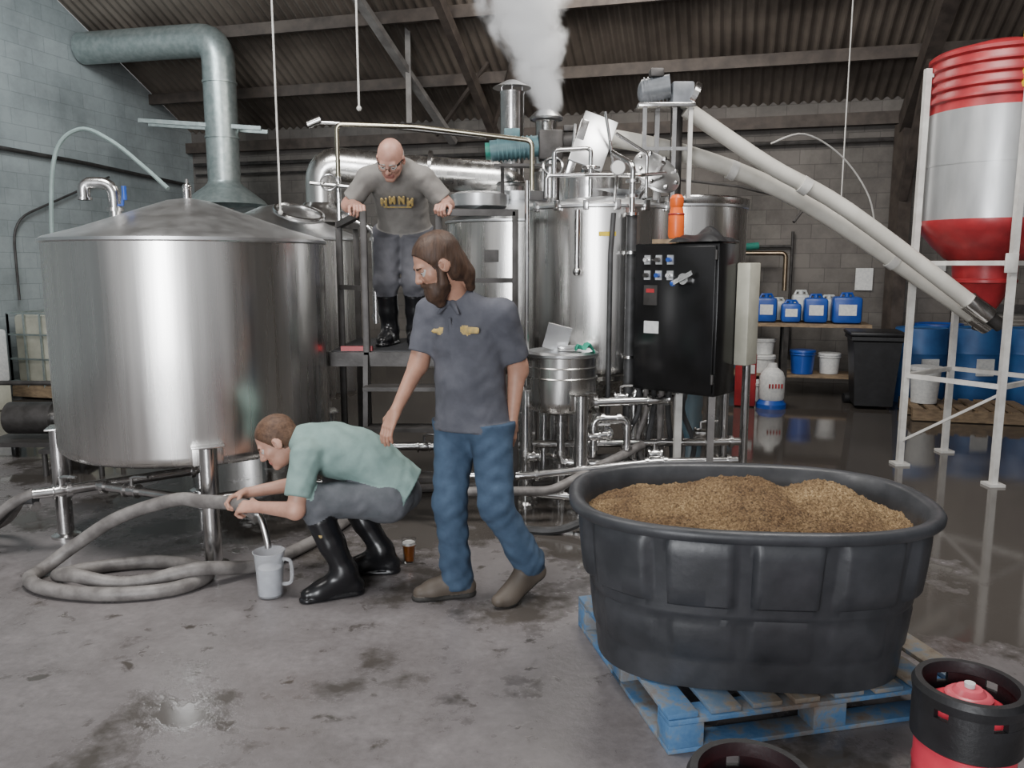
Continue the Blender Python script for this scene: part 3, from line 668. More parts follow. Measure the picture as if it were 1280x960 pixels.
q=B('filter_tank'); c=R(8.9,.45,0); q.lathe([(0,0),(.2,0),(.21,.1),(.21,1.45),(.17,1.6),(.06,1.68),(0,1.68)],c,tealp,32); q.cyl(c+V((0,0,1.68)),c+V((0,0,1.85)),.07,darksteel)
q.pipe([c+V((0,0,1.8)),c+E1*.6+V((0,0,1.8)),c+E1*.6+V((0,0,1.3))],.03,M('copper_pipe',(.4,.3,.2),rough=.3,metal=1)); q.cyl(c+V((-.25,0,1.85)),c+V((.25,0,1.9)),.05,greenp); q.done()
q=B('filter_tank'); c=R(8.35,.5,0); q.lathe([(0,0),(.17,0),(.17,1.2),(.1,1.3),(0,1.3)],c,tealp,32); q.done()
q=B('detergent_canister'); c=(3.02,9.2,0)
q.lathe([(0,0),(.17,0),(.17,.05),(.13,.10),(0,.10)],c,bluep,32); q.lathe([(.13,.09),(.145,.12),(.145,.36),(.12,.42),(.06,.47),(.05,.52),(0,.52)],c,labelw,32)
for k in range(5): q.box((2.95+.035*k,9.052,.27),(.018,.006,.05),red)
q.done()
q=B('red_fire_box'); q.box((2.74,9.3,.32),(.24,.2,.62),red,rz=TH,bevel=.02); q.box((2.74,9.19,.45),(.14,.02,.1),labelw,rz=TH); q.done()
def drum(x,y,mat,r=.29,h=.90,name='blue_drum'):
    q=B(name); q.lathe([(0,0),(r*.96,0),(r,.03),(r,h*.3),(r*1.03,h*.33),(r,h*.36),(r,h*.64),(r*1.03,h*.67),(r,h*.7),(r,h-.04),(r*.97,h),(r*.9,h-.02),(0,h-.02)],(x,y,0),mat,40)
    q.box((x-.02,y-r-.006,h*.5),(.2,.02,.2),labelw); q.done()
drum(4.93,9.62,bluedark); drum(5.58,9.62,bluedark); drum(6.2,9.5,bluedark); drum(5.5,10.3,bluep)
q=B('white_bucket'); q.lathe([(0,0),(.13,0),(.155,.36),(.165,.36),(.165,.4),(0,.4)],(4.55,8.72,.145),labelw,32); q.done()
q=B('trash_bin'); c=V((4.2,9.25,0))
vs=[];fs=[]
for z,s in ((.04,.78),(.45,.88),(.78,.98),(.80,1.08),(.84,1.08)):
    for x,y in ((-1,-1),(1,-1),(1,1),(-1,1)): 
        p=Matrix.Rotation(TH,3,'Z')@V((x*.26*s,y*.28*s,z)); vs.append(c+p)
for i in range(4):
    for k in range(4): j=(k+1)%4; fs.append((i*4+k,i*4+j,(i+1)*4+j,(i+1)*4+k))
fs.append((3,2,1,0)); fs.append((16,17,18,19)); q.add(vs,fs,rubber); q.box(c+V((0,0,.87)),(.60,.62,.05),rubber,rz=TH,bevel=.02)
q.cyl(c+V((-.2,.28,.06)),c+V((.2,.24,.06)),.06,rubber); q.done()
q=B('wooden_pallet'); 
for i in range(8): q.box(V((4.95,8.6,.13))+Matrix.Rotation(TH,3,'Z')@V((-.55+i*.155,0,0)),(.1,.8,.02),woodm,rz=TH)
for y in (-.36,0,.36): q.box(V((4.95,8.6,.065))+Matrix.Rotation(TH,3,'Z')@V((0,y,0)),(1.2,.08,.11),woodm,rz=TH)
q.done()

# ------------------------------------------------------------------ left side clutter
q=B('liquid_tote'); c=R(.75,3.6,0)
q.box(c+V((0,0,.62)),(.9,.9,.85),creamp,rz=TH,bevel=.05); q.box(c+V((0,0,.1)),(1.0,1.0,.14),woodm,rz=TH)
rm=Matrix.Rotation(TH,3,'Z')
for z in (.22,.5,.8,1.06):
    for k in range(4):
        p=[rm@V(t) for t in ((-.49,-.49,0),(.49,-.49,0),(.49,.49,0),(-.49,.49,0))]
        q.bar(c+p[k]+V((0,0,z)),c+p[(k+1)%4]+V((0,0,z)),.02,galv)
for k in range(5):
    for s in (-1,1):
        q.bar(c+rm@V((-.49+.245*k,.49*s,.15)),c+rm@V((-.49+.245*k,.49*s,1.06)),.02,galv); q.bar(c+rm@V((.49*s,-.49+.245*k,.15)),c+rm@V((.49*s,-.49+.245*k,1.06)),.02,galv)
q.done()
q=B('plastic_crate'); q.box(R(.5,4.9,.62),(.7,.5,.6),labelw,rz=TH,bevel=.03); q.box(R(.5,4.9,.16),(.7,.5,.32),creamp,rz=TH,bevel=.03); q.done()
q=B('transfer_pump'); 
q.box((-4.1,6.9,.12),(.9,.4,.04),darksteel); q.cyl((-4.4,6.9,.32),(-4.0,6.9,.32),.14,darksteel,seg=24); q.cyl((-4.0,6.9,.32),(-3.85,6.9,.32),.09,steel2)
q.lathe([(0,0),(.15,0),(.16,.05),(.12,.1),(0,.1)],(-3.85,6.9,.32),steel2,28,rotAB((1,0,0))); q.cyl((-3.8,6.9,.32),(-3.8,6.9,.62),.04,steel2)
for x in (-4.5,-3.7): 
    for y in (6.72,7.08): q.cyl((x,y,0),(x,y,.12),.03,rubber)
q.pipe([(-4.5,6.75,.12),(-4.5,6.75,.65),(-3.75,6.75,.65),(-3.75,6.75,.12)],.02,darksteel); q.done()
q=B('floor_cart'); q.box((-3.45,6.3,.2),(.5,.4,.03),darksteel)
for x in (-3.67,-3.23):
    for y in (6.13,6.47): q.cyl((x,y,.0),(x,y,.19),.02,darksteel)
q.cyl((-3.6,6.3,.32),(-3.3,6.3,.32),.10,motorgrey,seg=20); q.done()

# ------------------------------------------------------------------ steam
q=B('steam_plume')
def axx(z): return .34-.26*(z-3.02)
def rad(z): return .14+.36*(z-3.02)
seg=24; zz=[3.03+.14*i for i in range(13)]; vs=[];fs=[]
for z in zz:
    for k in range(seg): a=2*math.pi*k/seg; vs.append((axx(z)+rad(z)*math.cos(a),7.75+rad(z)*math.sin(a),z))
for i in range(len(zz)-1):
    for k in range(seg): j=(k+1)%seg; fs.append((i*seg+k,i*seg+j,(i+1)*seg+j,(i+1)*seg+k))
fs.append(tuple(range(seg))); fs.append(tuple((len(zz)-1)*seg+k for k in range(seg)))
sm=bpy.data.materials.new('steam'); sm.use_nodes=True; nt=sm.node_tree; nt.nodes.clear()
out=nt.nodes.new('ShaderNodeOutputMaterial'); vol=nt.nodes.new('ShaderNodeVolumePrincipled'); nt.links.new(vol.outputs[0],out.inputs['Volume'])
vol.inputs['Color'].default_value=(1,1,1,1)
tcn=nt.nodes.new('ShaderNodeTexCoord'); P=tcn.outputs['Object']; s3=nt.nodes.new('ShaderNodeSeparateXYZ'); nt.links.new(P,s3.inputs[0])
zr=mth(nt,'SUBTRACT',s3.outputs[2],3.02)
dx=mth(nt,'ADD',mth(nt,'SUBTRACT',s3.outputs[0],.34),mth(nt,'MULTIPLY',zr,.26)); dy=mth(nt,'SUBTRACT',s3.outputs[1],7.75)
rr=mth(nt,'DIVIDE',mth(nt,'SQRT',mth(nt,'ADD',mth(nt,'MULTIPLY',dx,dx),mth(nt,'MULTIPLY',dy,dy))),mth(nt,'ADD',.14,mth(nt,'MULTIPLY',zr,.36)))
fall=mth(nt,'MAXIMUM',mth(nt,'SUBTRACT',1.0,rr),0.0)
nz=noise(nt,P,4.0,5,.6,.6)
den=mth(nt,'MAXIMUM',mth(nt,'SUBTRACT',mth(nt,'ADD',nz,mth(nt,'MULTIPLY',fall,.42)),.57),0.0)
edge=mth(nt,'MINIMUM',mth(nt,'MULTIPLY',fall,6.0),1.0)
dn=mth(nt,'MULTIPLY',den,edge)
nt.links.new(mth(nt,'MULTIPLY',dn,34.0),vol.inputs['Density'])
# glow added to the plume, stands in for light scattered between droplets
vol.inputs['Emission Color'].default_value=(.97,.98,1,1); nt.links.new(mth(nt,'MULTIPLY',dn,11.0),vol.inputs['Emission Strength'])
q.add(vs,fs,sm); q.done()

# ------------------------------------------------------------------ PEOPLE (implicit surface bodies)
def nv(v): v=np.array(v,float); return v/np.linalg.norm(v)
class Pr:
    def __init__(s,a,b,ra,rb,mat,group,k=.02,flat=None,ratio=1,clips=(),sub=False,ell=None,axes=None,wr=0):
        s.a=np.array(a,float); s.b=np.array(b,float); s.ra=ra; s.rb=rb; s.mat=mat; s.group=group; s.k=k
        s.flat=None if flat is None else nv(flat); s.ratio=ratio; s.clips=clips; s.sub=sub; s.ell=ell; s.axes=axes; s.wr=wr
    def bbox(s,m):
        r=max(s.ra,s.rb)*max(1,s.ratio)+m if s.ell is None else max(s.ell)+m
        return np.minimum(s.a,s.b)-r,np.maximum(s.a,s.b)+r
    def d(s,p):
        if s.ell is not None:
            q=(p-s.a)@s.axes.T; r=np.array(s.ell); k0=np.linalg.norm(q/r,axis=-1); k1=np.linalg.norm(q/r**2,axis=-1)+1e-9
            d=k0*(k0-1)/k1
        else:
            q=p-s.a; ab=s.b-s.a
            f=1.
            if s.flat is not None:
                fl=s.flat; 
                if ab@ab>1e-9: fl=nv(fl-ab*(fl@ab)/(ab@ab))
                c=q@fl; q=q+(c*(1/s.ratio-1))[...,None]*fl; f=(1+min(s.ratio,1/s.ratio))/2
            L=ab@ab
            t=np.clip((q@ab)/L,0,1) if L>1e-9 else np.zeros(q.shape[:-1])
            d=(np.linalg.norm(q-t[...,None]*ab,axis=-1)-(s.ra+(s.rb-s.ra)*t))*f
        if s.wr:
            x,y,z=p[...,0],p[...,1],p[...,2]
            d=d+s.wr*(np.sin(x*31+2.5*np.sin(z*19+y*7))*np.sin(z*37+2*np.sin(y*25+x*13))+.6*np.sin(z*71+3*np.sin(x*29))*np.sin(y*43+x*23))
        for c,n in s.clips: d=np.maximum(d,(p-np.array(c,float))@nv(n))
        return d
def smin(a,b_,k):
    if k<=0: return np.minimum(a,b_)
    h=np.maximum(k-np.abs(a-b_),0)/k; return np.minimum(a,b_)-h*h*k*.25
def mesh_prims(prims,h):
    lo=np.min([p.bbox(.012)[0] for p in prims if not p.sub],axis=0)-h*2; hi=np.max([p.bbox(.012)[1] for p in prims if not p.sub],axis=0)+h*2
    n=np.ceil((hi-lo)/h).astype(int)+1
    ax=[lo[i]+np.arange(n[i])*h for i in range(3)]
    tot=np.full(n,1.,np.float32)
    for g in sorted(set(p.group for p in prims)):
        G=np.full(n,1.,np.float32)
        for p in [p for p in prims if p.group==g and not p.sub]+[p for p in prims if p.group==g and p.sub]:
            a,b_=p.bbox(.04); i0=np.clip(((a-lo)/h).astype(int),0,n-1); i1=np.clip(((b_-lo)/h).astype(int)+2,1,n)
            sl=tuple(slice(i0[i],i1[i]) for i in range(3))
            X,Y,Z=np.meshgrid(*[ax[i][sl[i]] for i in range(3)],indexing='ij'); d=p.d(np.stack([X,Y,Z],-1))
            G[sl]=(-smin(-G[sl],d,p.k)) if p.sub else smin(G[sl],d,p.k)
        tot=np.minimum(tot,G)
    F=tot; s=F<0
    cnt=np.zeros(n-1,np.int8)
    for dx in (0,1):
        for dy in (0,1):
            for dz in (0,1): cnt+=s[dx:n[0]-1+dx,dy:n[1]-1+dy,dz:n[2]-1+dz]
    mask=(cnt>0)&(cnt<8); idx=np.full(n-1,-1,np.int64); I=np.argwhere(mask); idx[mask]=np.arange(len(I))
    pos=np.zeros((len(I),3)); c=np.zeros(len(I))
    cor=[(x,y,z) for x in (0,1) for y in (0,1) for z in (0,1)]
    for A in cor:
        for ax_ in range(3):
            if A[ax_]==0:
                Bc=list(A); Bc[ax_]=1
                fa=F[I[:,0]+A[0],I[:,1]+A[1],I[:,2]+A[2]]; fb=F[I[:,0]+Bc[0],I[:,1]+Bc[1],I[:,2]+Bc[2]]
                m=(fa<0)!=(fb<0); t=np.where(m,fa/np.where(m,fa-fb,1),0)
                q_=np.array(A,float)+t[:,None]*(np.array(Bc)-np.array(A)); pos+=q_*m[:,None]; c+=m
    verts=lo+(I+pos/c[:,None])*h
    faces=[]
    def quads(E,sgn,offs):
        J=np.argwhere(E); J=J[(J.min(axis=1)>0)] 
        qd=np.stack([idx[J[:,0]+o[0],J[:,1]+o[1],J[:,2]+o[2]] for o in offs],1)
        fl=~sgn[J[:,0],J[:,1],J[:,2]]; qd[fl]=qd[fl][:,::-1]; faces.append(qd[(qd>=0).all(1)])
    m=n-1
    quads(s[:-1,:m[1],:m[2]]!=s[1:,:m[1],:m[2]],s,[(0,-1,-1),(0,0,-1),(0,0,0),(0,-1,0)])
    quads(s[:m[0],:-1,:m[2]]!=s[:m[0],1:,:m[2]],s,[(-1,0,-1),(-1,0,0),(0,0,0),(0,0,-1)])
    quads(s[:m[0],:m[1],:-1]!=s[:m[0],:m[1],1:],s,[(-1,-1,0),(0,-1,0),(0,0,0),(-1,0,0)])
    faces=np.concatenate(faces)
    cen=verts[faces].mean(1); best=np.full(len(cen),9.); lab=np.zeros(len(cen),int)
    for i,p in enumerate(prims):
        if p.sub: continue
        d=p.d(cen)-(.0015 if p.mat.name.startswith(('lip','iris','eye','logo','brow')) else 0); mm=d<best; best[mm]=d[mm]; lab[mm]=i
    return verts,faces,lab
def build_person(name,parts):
    mats=[];V_=[];F_=[];Mi=[];off=0
    for prims,h in parts:
        v,f,l=mesh_prims(prims,h)
        mi=[]
        for p in prims:
            if p.mat not in mats: mats.append(p.mat)
            mi.append(mats.index(p.mat))
        V_.append(v);F_.append(f+off);Mi.append(np.array(mi)[l]);off+=len(v)
    v=np.concatenate(V_);f=np.concatenate(F_);mi=np.concatenate(Mi)
    me=bpy.data.meshes.new(name); me.vertices.add(len(v)); me.vertices.foreach_set('co',v.ravel())
    me.loops.add(len(f)*4); me.loops.foreach_set('vertex_index',f.ravel().astype(np.int32))
    me.polygons.add(len(f)); me.polygons.foreach_set('loop_start',np.arange(0,len(f)*4,4,dtype=np.int32)); me.polygons.foreach_set('loop_total',np.full(len(f),4,np.int32))
    for m in mats: me.materials.append(m)
    me.polygons.foreach_set('material_index',mi.astype(np.int32)); me.polygons.foreach_set('use_smooth',np.ones(len(f),bool)); me.update(calc_edges=True); me.validate()
    ob=bpy.data.objects.new(name,me); scene.collection.objects.link(ob); return ob

def skinmat(n,c): 
    m=M(n,c,tuple(x*.82 for x in c),.5,scale=18,bump=.05,bscale=90); m.node_tree.nodes['Principled BSDF'].inputs['Subsurface Weight'].default_value=.06; return m
def cloth(n,c,c2=None): return M(n,c,c2 or tuple(x*.75 for x in c),.85,scale=9,bump=.3,bscale=24)
eyew=M('eye_white',(.6,.58,.55),rough=.2); iris=M('iris_dark',(.03,.02,.015),rough=.2); lipm=M('lip',(.38,.16,.13),rough=.45)

def head_prims(c,fwd,up,skin,hair,style,neckbase,scale=1.0,nr=.056):
    c=np.array(c,float); f=nv(fwd); u=nv(np.array(up,float)-f*(np.array(up,float)@f)); r=np.cross(f,u)
    ax=np.stack([r,f,u]); S=scale
    def W(p): return c+S*(r*p[0]+f*p[1]+u*p[2])
    def E(p,rad,mat,g,k=.02,**kw): return Pr(W(p),W(p),0,0,mat,g,k,ell=[x*S for x in rad],axes=ax,**kw)
    def C(p,q_,ra,rb,mat,g,k=.015,**kw): return Pr(W(p),W(q_),ra*S,rb*S,mat,g,k,**kw)
    P=[E((0,-.012,.03),(.077,.096,.086),skin,1,.03),E((0,.022,-.028),(.063,.066,.085),skin,1,.03),E((0,.034,-.075),(.049,.05,.038),skin,1,.03),
       C((-.012,.075,-.098),(.012,.075,-.098),.016,.016,skin,1,.02),
       C((-.036,.078,.021),(.036,.078,.021),.011,.011,skin,1,.015),
       C((0,.086,.012),(0,.106,-.028),.008,.0125,skin,1,.012),C((-.012,.097,-.033),(.012,.097,-.033),.0085,.0085,skin,1,.008),
       C((-.043,.056,-.022),(-.038,.062,-.026),.022,.02,skin,1,.02),C((.043,.056,-.022),(.038,.062,-.026),.022,.02,skin,1,.02),
       E((-.080,-.004,-.008),(.010,.020,.032),skin,1,.008),E((.080,-.004,-.008),(.010,.020,.032),skin,1,.008),
       E((-.082,.004,-.006),(.006,.010,.018),skin,1,.003,sub=True),E((.082,.004,-.006),(.006,.010,.018),skin,1,.003,sub=True),
       E((-.031,.100,.0),(.017,.018,.010),skin,1,.01,sub=True),E((.031,.100,.0),(.017,.018,.010),skin,1,.01,sub=True),
       C((-.021,.086,-.058),(.021,.086,-.058),.005,.005,lipm,1,.006),C((-.019,.086,-.067),(.019,.086,-.067),.006,.006,lipm,1,.006)]
    for s in (-1,1):
        P.append(C((s*.031,.0745,0),(s*.031,.0745,0),.0135,.0135,eyew,2,0)); P.append(C((s*.031,.0835,-.002),(s*.031,.0835,-.002),.0062,.0062,iris,2,0))
        P.append(C((s*.019,.087,.007),(s*.043,.081,.006),.0060,.0055,skin,1,.004))
        P.append(C((s*.018,.092,.020),(s*.046,.083,.021),.0045,.0035,hair,3,.003))
    nb=np.array(neckbase,float); P.append(Pr(W((0,-.03,-.055)),nb,nr,nr*1.12,skin,1,.03))
    if style=='bald':
        P.append(E((0,-.022,.008),(.0795,.0925,.076),hair,4,.01,clips=[(W((0,.03,.030)),u*1.0),(W((0,.012,0)),f)]))
        for s in (-1,1):
            n=14
            for k in range(n):
                a=2*math.pi*k/n; b_=2*math.pi*(k+1)/n
                P.append(C((s*.031+.022*math.cos(a),.104,.016*math.sin(a)-.004),(s*.031+.022*math.cos(b_),.104,.016*math.sin(b_)-.004),.0019,.0019,iris,5,0))
            P.append(C((s*.053,.10,.004),(s*.082,-.0,.006),.002,.002,iris,5,0))
        P.append(C((-.009,.105,.002),(.009,.105,.002),.002,.002,iris,5,0))
    if style=='short':
        P.append(E((0,-.018,.036),(.086,.100,.090),hair,4,.01,clips=[(W((0,.062,.065)),(f*.85-u*.55))],wr=.001))
        P.append(E((0,-.045,-.01),(.074,.066,.062),hair,4,.02,clips=[(W((0,.0,0)),f)]))
    if style=='long':
        P.append(E((0,-.020,.038),(.089,.104,.092),hair,4,.01,clips=[(W((0,.066,.062)),(f*.88-u*.48))],wr=.0018))
        P.append(E((0,-.050,-.03),(.082,.060,.085),hair,4,.03,clips=[(W((0,.0,0)),f)],wr=.002))
        P.append(C((0,-.085,-.03),(0,-.088,-.10),.042,.040,hair,4,.03,wr=.002)); P.append(C((0,-.088,-.10),(.01,-.085,-.16),.038,.022,hair,4,.03,wr=.002))
        P.append(E((0,.048,-.088),(.059,.058,.054),hair,4,.02,clips=[(W((0,.05,-.054)),u)],wr=.0015))
        P.append(C((0,.070,-.115),(0,.066,-.150),.036,.022,hair,4,.03,wr=.002))
        for s in (-1,1):
            P.append(C((s*.004,.097,-.051),(s*.032,.082,-.064),.0085,.007,hair,4,.01)); P.append(C((s*.064,.010,-.01),(s*.052,.03,-.075),.015,.024,hair,4,.02))
    return P
def hand_prims(wrist,dr,pn,ts,skin,curl,elbow,sleeve_r=.045,thumb=.5,scale=1.0,wr_=.026):
    w=np.array(wrist,float); D=nv(dr); N=nv(np.array(pn,float)-D*(np.array(pn,float)@D)); S=np.cross(D,N)*ts; s=scale
    P=[Pr(elbow,w,sleeve_r,wr_,skin,1,.02)]
    kn=w+D*.088*s
    P.append(Pr(w+D*.01,w+D*.03*s,wr_*1.0,.028,skin,1,.02,flat=N,ratio=.8))
    for o in (-.028,-.009,.010,.029): P.append(Pr(w+D*.022*s+S*o*.6,kn+S*o*s-D*.006,.0150,.0125,skin,1,.012,flat=N,ratio=.95))
    lens=[.076,.086,.080,.062]; offs=[.029,.010,-.009,-.028]
    for i in range(4):
        p=kn+S*offs[i]*s*1.05; a=0; L=lens[i]*s; rr=[.0098,.0092,.0086,.0076]
        for j,fr in enumerate((.46,.30,.24)):
            a+=curl[j]*(1+.06*i); sp=S*(offs[i]*.9) if curl[0]<.8 else S*0
            dd=nv(D*math.cos(a)+N*math.sin(a)+sp); q2=p+dd*L*fr*1.05
            P.append(Pr(p,q2,rr[j],rr[j+1],skin,1,.003)); p=q2
    p=w+D*.022*s+S*.024; d1=nv(D*.75+S*.75+N*.25); q1=p+d1*.042*s; P.append(Pr(p,q1,.016,.0125,skin,1,.014))
    d2=nv(D*(.9-thumb*.5)+S*(.35-thumb*.5)+N*(.25+thumb)); q2=q1+d2*.034*s; P.append(Pr(q1,q2,.0118,.0105,skin,1,.004))
    d3=nv(D*(.9-thumb*.4)+S*(.1-thumb*.7)+N*(.3+thumb)); P.append(Pr(q2,q2+d3*.026*s,.0105,.0085,skin,1,.004))
    return P
def foot(P,ank,toe,mat,grp,sole,zf=0.0,lift=0.0):
    a=np.array(ank,float); t=nv([toe[0],toe[1],0]); 
    heel=np.array([a[0],a[1],zf+.045+lift])-t*.045; ball=np.array([a[0],a[1],zf+.042])+t*.125; tip=np.array([a[0],a[1],zf+.036])+t*.185
    up=np.array([0,0,1.]); cl=[((0,0,zf+.004),(0,0,-1))]
    P.append(Pr(a,heel,.052,.044,mat,grp,.03,clips=cl)); P.append(Pr(heel,ball,.044,.046,mat,grp,.03,clips=cl)); P.append(Pr(ball,tip,.046,.038,mat,grp,.03,flat=up,ratio=.85,clips=cl))
    P.append(Pr(a,ball,.050,.040,mat,grp,.04,clips=cl))
    if lift: P.append(Pr(heel-up*.03,ball-up*.03,.040,.042,sole,grp+20,.0,flat=up,ratio=.4))
    else: P.append(Pr(np.array([heel[0],heel[1],zf+.01]),np.array([tip[0],tip[1],zf+.01]),.052,.046,sole,grp+20,.0,clips=[((0,0,zf+.001),(0,0,-1)),((0,0,zf+.022),(0,0,1))]))
def lerp(a,b_,t): return np.array(a,float)*(1-t)+np.array(b_,float)*t
def body_prims(J,shirt,pants,shoe,sole,boots=False,zf=0.0,sleeve=.62,w=1.0,collar=True,belly=0,lw=1.0,hem=.075,standing=True,bot=.176):
    P=[]; pel=np.array(J['pelvis'],float); ch=np.array(J['chest'],float); nk=np.array(J['neck'],float); sL=np.array(J['shL'],float); sR=np.array(J['shR'],float)
    side=nv(sL-sR); sp=nv(ch-pel); fw=nv(np.cross(sp,side)) ; 
    wa=lerp(pel,ch,.45)+np.array(J.get('arch',(0,0,0)))
    hemd=nv(sp+np.array([0,0,.8])) if standing else sp
    hemp=pel-hemd*hem
    P+= [Pr(pel-hemd*(hem-.01),wa,bot*w,.160*w,shirt,1,.03,flat=fw,ratio=.80,wr=.0026,clips=[(hemp,-hemd)]),
         Pr(wa,ch,.160*w,.174*w,shirt,1,.04,flat=fw,ratio=.74,wr=.0026),
         Pr(ch,lerp(ch,nk,.65),.168*w,.115*w,shirt,1,.04,flat=fw,ratio=.70,wr=.002)]
    if belly: P.append(Pr(wa-fw*0+J['fw']*.04,wa+J['fw']*.05,.11,.11,shirt,1,.06,wr=.002))
    base=lerp(ch,nk,.78)
    for s,e in ((sL,J['elL']),(sR,J['elR'])):
        e=np.array(e,float); P.append(Pr(base,s,.066,.066,shirt,1,.04,wr=.002)); d=nv(e-s); end=lerp(s,e,sleeve)
        P.append(Pr(s,lerp(s,e,sleeve+.1),.072,.068,shirt,1,.035,wr=.003,clips=[(end,d)]))
    if collar:
        nd=nv(nk-ch)*.5+np.array([0,0,.5]); nd=nv(nd); c0=lerp(ch,nk,.85)
        P.append(Pr(c0,nk+nd*.03,.075,.068,shirt,1,.012,clips=[(nk+nd*.018,nd)]))
    else: P.append(Pr(lerp(ch,nk,.8),nk,.075,.064,shirt,1,.02,clips=[(nk-nv(nk-ch)*.005,nk-ch)]))
    hL=np.array(J['hipL'],float); hR=np.array(J['hipR'],float)
    pc=[(hemp+hemd*.03,hemd)] if standing else []
    P.append(Pr(hL,hR,.112*w,.112*w,pants,2,.03,wr=.002,clips=pc)); P.append(Pr(pel,pel+sp*.06,.15*w,.145*w,pants,2,.03,flat=fw,ratio=.70,clips=pc))
    for s in 'LR':
        h=np.array(J['hip'+s],float); k=np.array(J['kn'+s],float); a=np.array(J['an'+s],float); t=J['toe'+s]
        P.append(Pr(h,k,.102*lw,.074*lw,pants,2,.03,wr=.0032,clips=pc))
        if boots:
            e=lerp(k,a,.4); P.append(Pr(k,e,.073*lw,.062,pants,2,.03,wr=.003)); P.append(Pr(k,lerp(k,a,.22),.074*lw,.066,pants,2,.02,wr=.004))
            P.append(Pr(lerp(k,a,.22),lerp(k,a,.6),.074,.066,shoe,4,.02,clips=[(lerp(k,a,.26),k-a)])); P.append(Pr(lerp(k,a,.6),a,.066,.055,shoe,4,.02))
        else:
            P.append(Pr(k,a,.074*lw,.062*lw,pants,2,.03,wr=.004,clips=[(a+np.array([0,0,-.045]),(0,0,-1))])); 
            P.append(Pr(lerp(k,a,.75),a,.066*lw,.070*lw,pants,2,.03,wr=.005,clips=[(a+np.array([0,0,-.045]),(0,0,-1))]))
        foot(P,a,t,shoe,4,sole,J.get('zf'+s,zf),J.get('lift'+s,0))
    return P

# ---- walking man
skA=skinmat('skin_tan',(.46,.25,.175)); hairA=M('dark_brown_hair',(.085,.046,.028),(.035,.018,.011),.6,scale=40,stretch=(1,1,.2),bump=.4,bscale=60)
shA=cloth('slate_work_shirt',(.095,.098,.118),(.068,.071,.088)); jeans=cloth('blue_jeans',(.058,.098,.160),(.034,.062,.108)); shoeA=M('brown_shoe',(.10,.08,.063),rough=.6); soleA=M('shoe_sole',(.03,.028,.025),rough=.7)
logo=M('logo_yellow',(.58,.40,.12),(.33,.26,.13),.7,scale=60)
JA=dict(pelvis=(-.195,3.85,.95),chest=(-.215,3.83,1.29),neck=(-.255,3.80,1.49),shL=(-.045,3.74,1.42),shR=(-.395,3.90,1.42),
 elL=(.035,3.84,1.14),elR=(-.455,3.86,1.165),hipL=(-.105,3.80,.91),hipR=(-.275,3.89,.91),knL=(-.075,3.72,.50),anL=(.085,3.80,.19),knR=(-.305,3.80,.49),anR=(-.275,3.83,.095),
 toeL=(-.80,-.6),toeR=(-1,-.25),zfL=.0,liftL=.085,zfR=0.0,fw=np.array([-.4,-.9,0]))
P=body_prims(JA,shA,jeans,shoeA,soleA,w=1.06,belly=1,sleeve=.76,lw=1.10,hem=.085,bot=.186)
fa=nv([-.42,-.9,0]); sa_=nv([.9,-.42,0])
def patch(P,c,u,v_,n,mat):
    P.append(Pr(np.array(c)-u*v_[0],np.array(c)+u*v_[0],v_[1],v_[1],mat,1,.0,flat=n,ratio=.35))
patch(P,np.array([-.215,3.83,1.35])+sa_*.085+fa*.126,sa_,(.03,.018),fa,logo); patch(P,np.array([-.215,3.83,1.34])-sa_*.09+fa*.124,sa_,(.022,.013),fa,logo)
for s in (-1,1): P.append(Pr(np.array([-.255,3.80,1.475])+fa*.075+sa_*s*.012,np.array([-.25,3.80,1.425])+fa*.108+sa_*s*.052,.014,.008,shA,1,.006))
P.append(Pr(np.array([-.24,3.82,1.40])+fa*.118,np.array([-.205,3.85,1.10])+fa*.150,.010,.010,shA,1,.006,flat=fa,ratio=.5))
H=head_prims((-.345,3.70,1.655),(-.84,-.34,-.50),(-.35,-.15,1),skA,hairA,'long',(-.255,3.81,1.45),scale=1.10)
h1=hand_prims((.0,3.80,.895),(-.05,.05,-1),(-.75,.5,0),1,skA,(.3,.4,.3),lerp(JA['shL'],JA['elL'],.9),.047,.35)
h1.append(Pr(lerp(JA['shL'],JA['elL'],.45),JA['elL'],.055,.047,skA,1,.02))
h2=hand_prims((-.55,3.72,.965),(-.45,-.35,-1),(.6,.65,0),-1,skA,(.25,.3,.25),lerp(JA['shR'],JA['elR'],.95),.046,.3)
h2.append(Pr(lerp(JA['shR'],JA['elR'],.45),JA['elR'],.055,.047,skA,1,.02))
build_person('walking_man',[(P,.006),(H,.0033),(h1,.0032),(h2,.0032)])

# ---- man on platform
skB=skinmat('skin_pink',(.50,.27,.205)); hairB=M('grey_hair',(.36,.33,.30),(.26,.23,.21),.7,scale=60)
shB=cloth('grey_tshirt',(.235,.222,.205),(.19,.178,.165)); pantB=cloth('dark_grey_trousers',(.11,.11,.125))
JB=dict(pelvis=(-.745,5.62,1.96),chest=(-.745,5.40,2.18),neck=(-.745,5.25,2.275),shL=(-.57,5.31,2.20),shR=(-.93,5.31,2.20),
 elL=(-.42,5.34,2.03),elR=(-1.07,5.34,2.03),hipL=(-.66,5.60,1.92),hipR=(-.84,5.60,1.92),knL=(-.665,5.50,1.53),anL=(-.675,5.58,1.20),knR=(-.86,5.50,1.53),anR=(-.85,5.58,1.20),toeL=(.1,-1),toeR=(-.15,-1),fw=np.array([0,-.7,-.7]))
P=body_prims(JB,shB,pantB,bootm,bootm,boots=True,zf=1.10,w=1.04,collar=False,sleeve=.78,lw=1.12,hem=.085,bot=.180)
fb=nv([0,-.72,-.69]); cc=np.array([-.745,5.385,2.14])+fb*.124; up_=nv([0,-.69,.72])
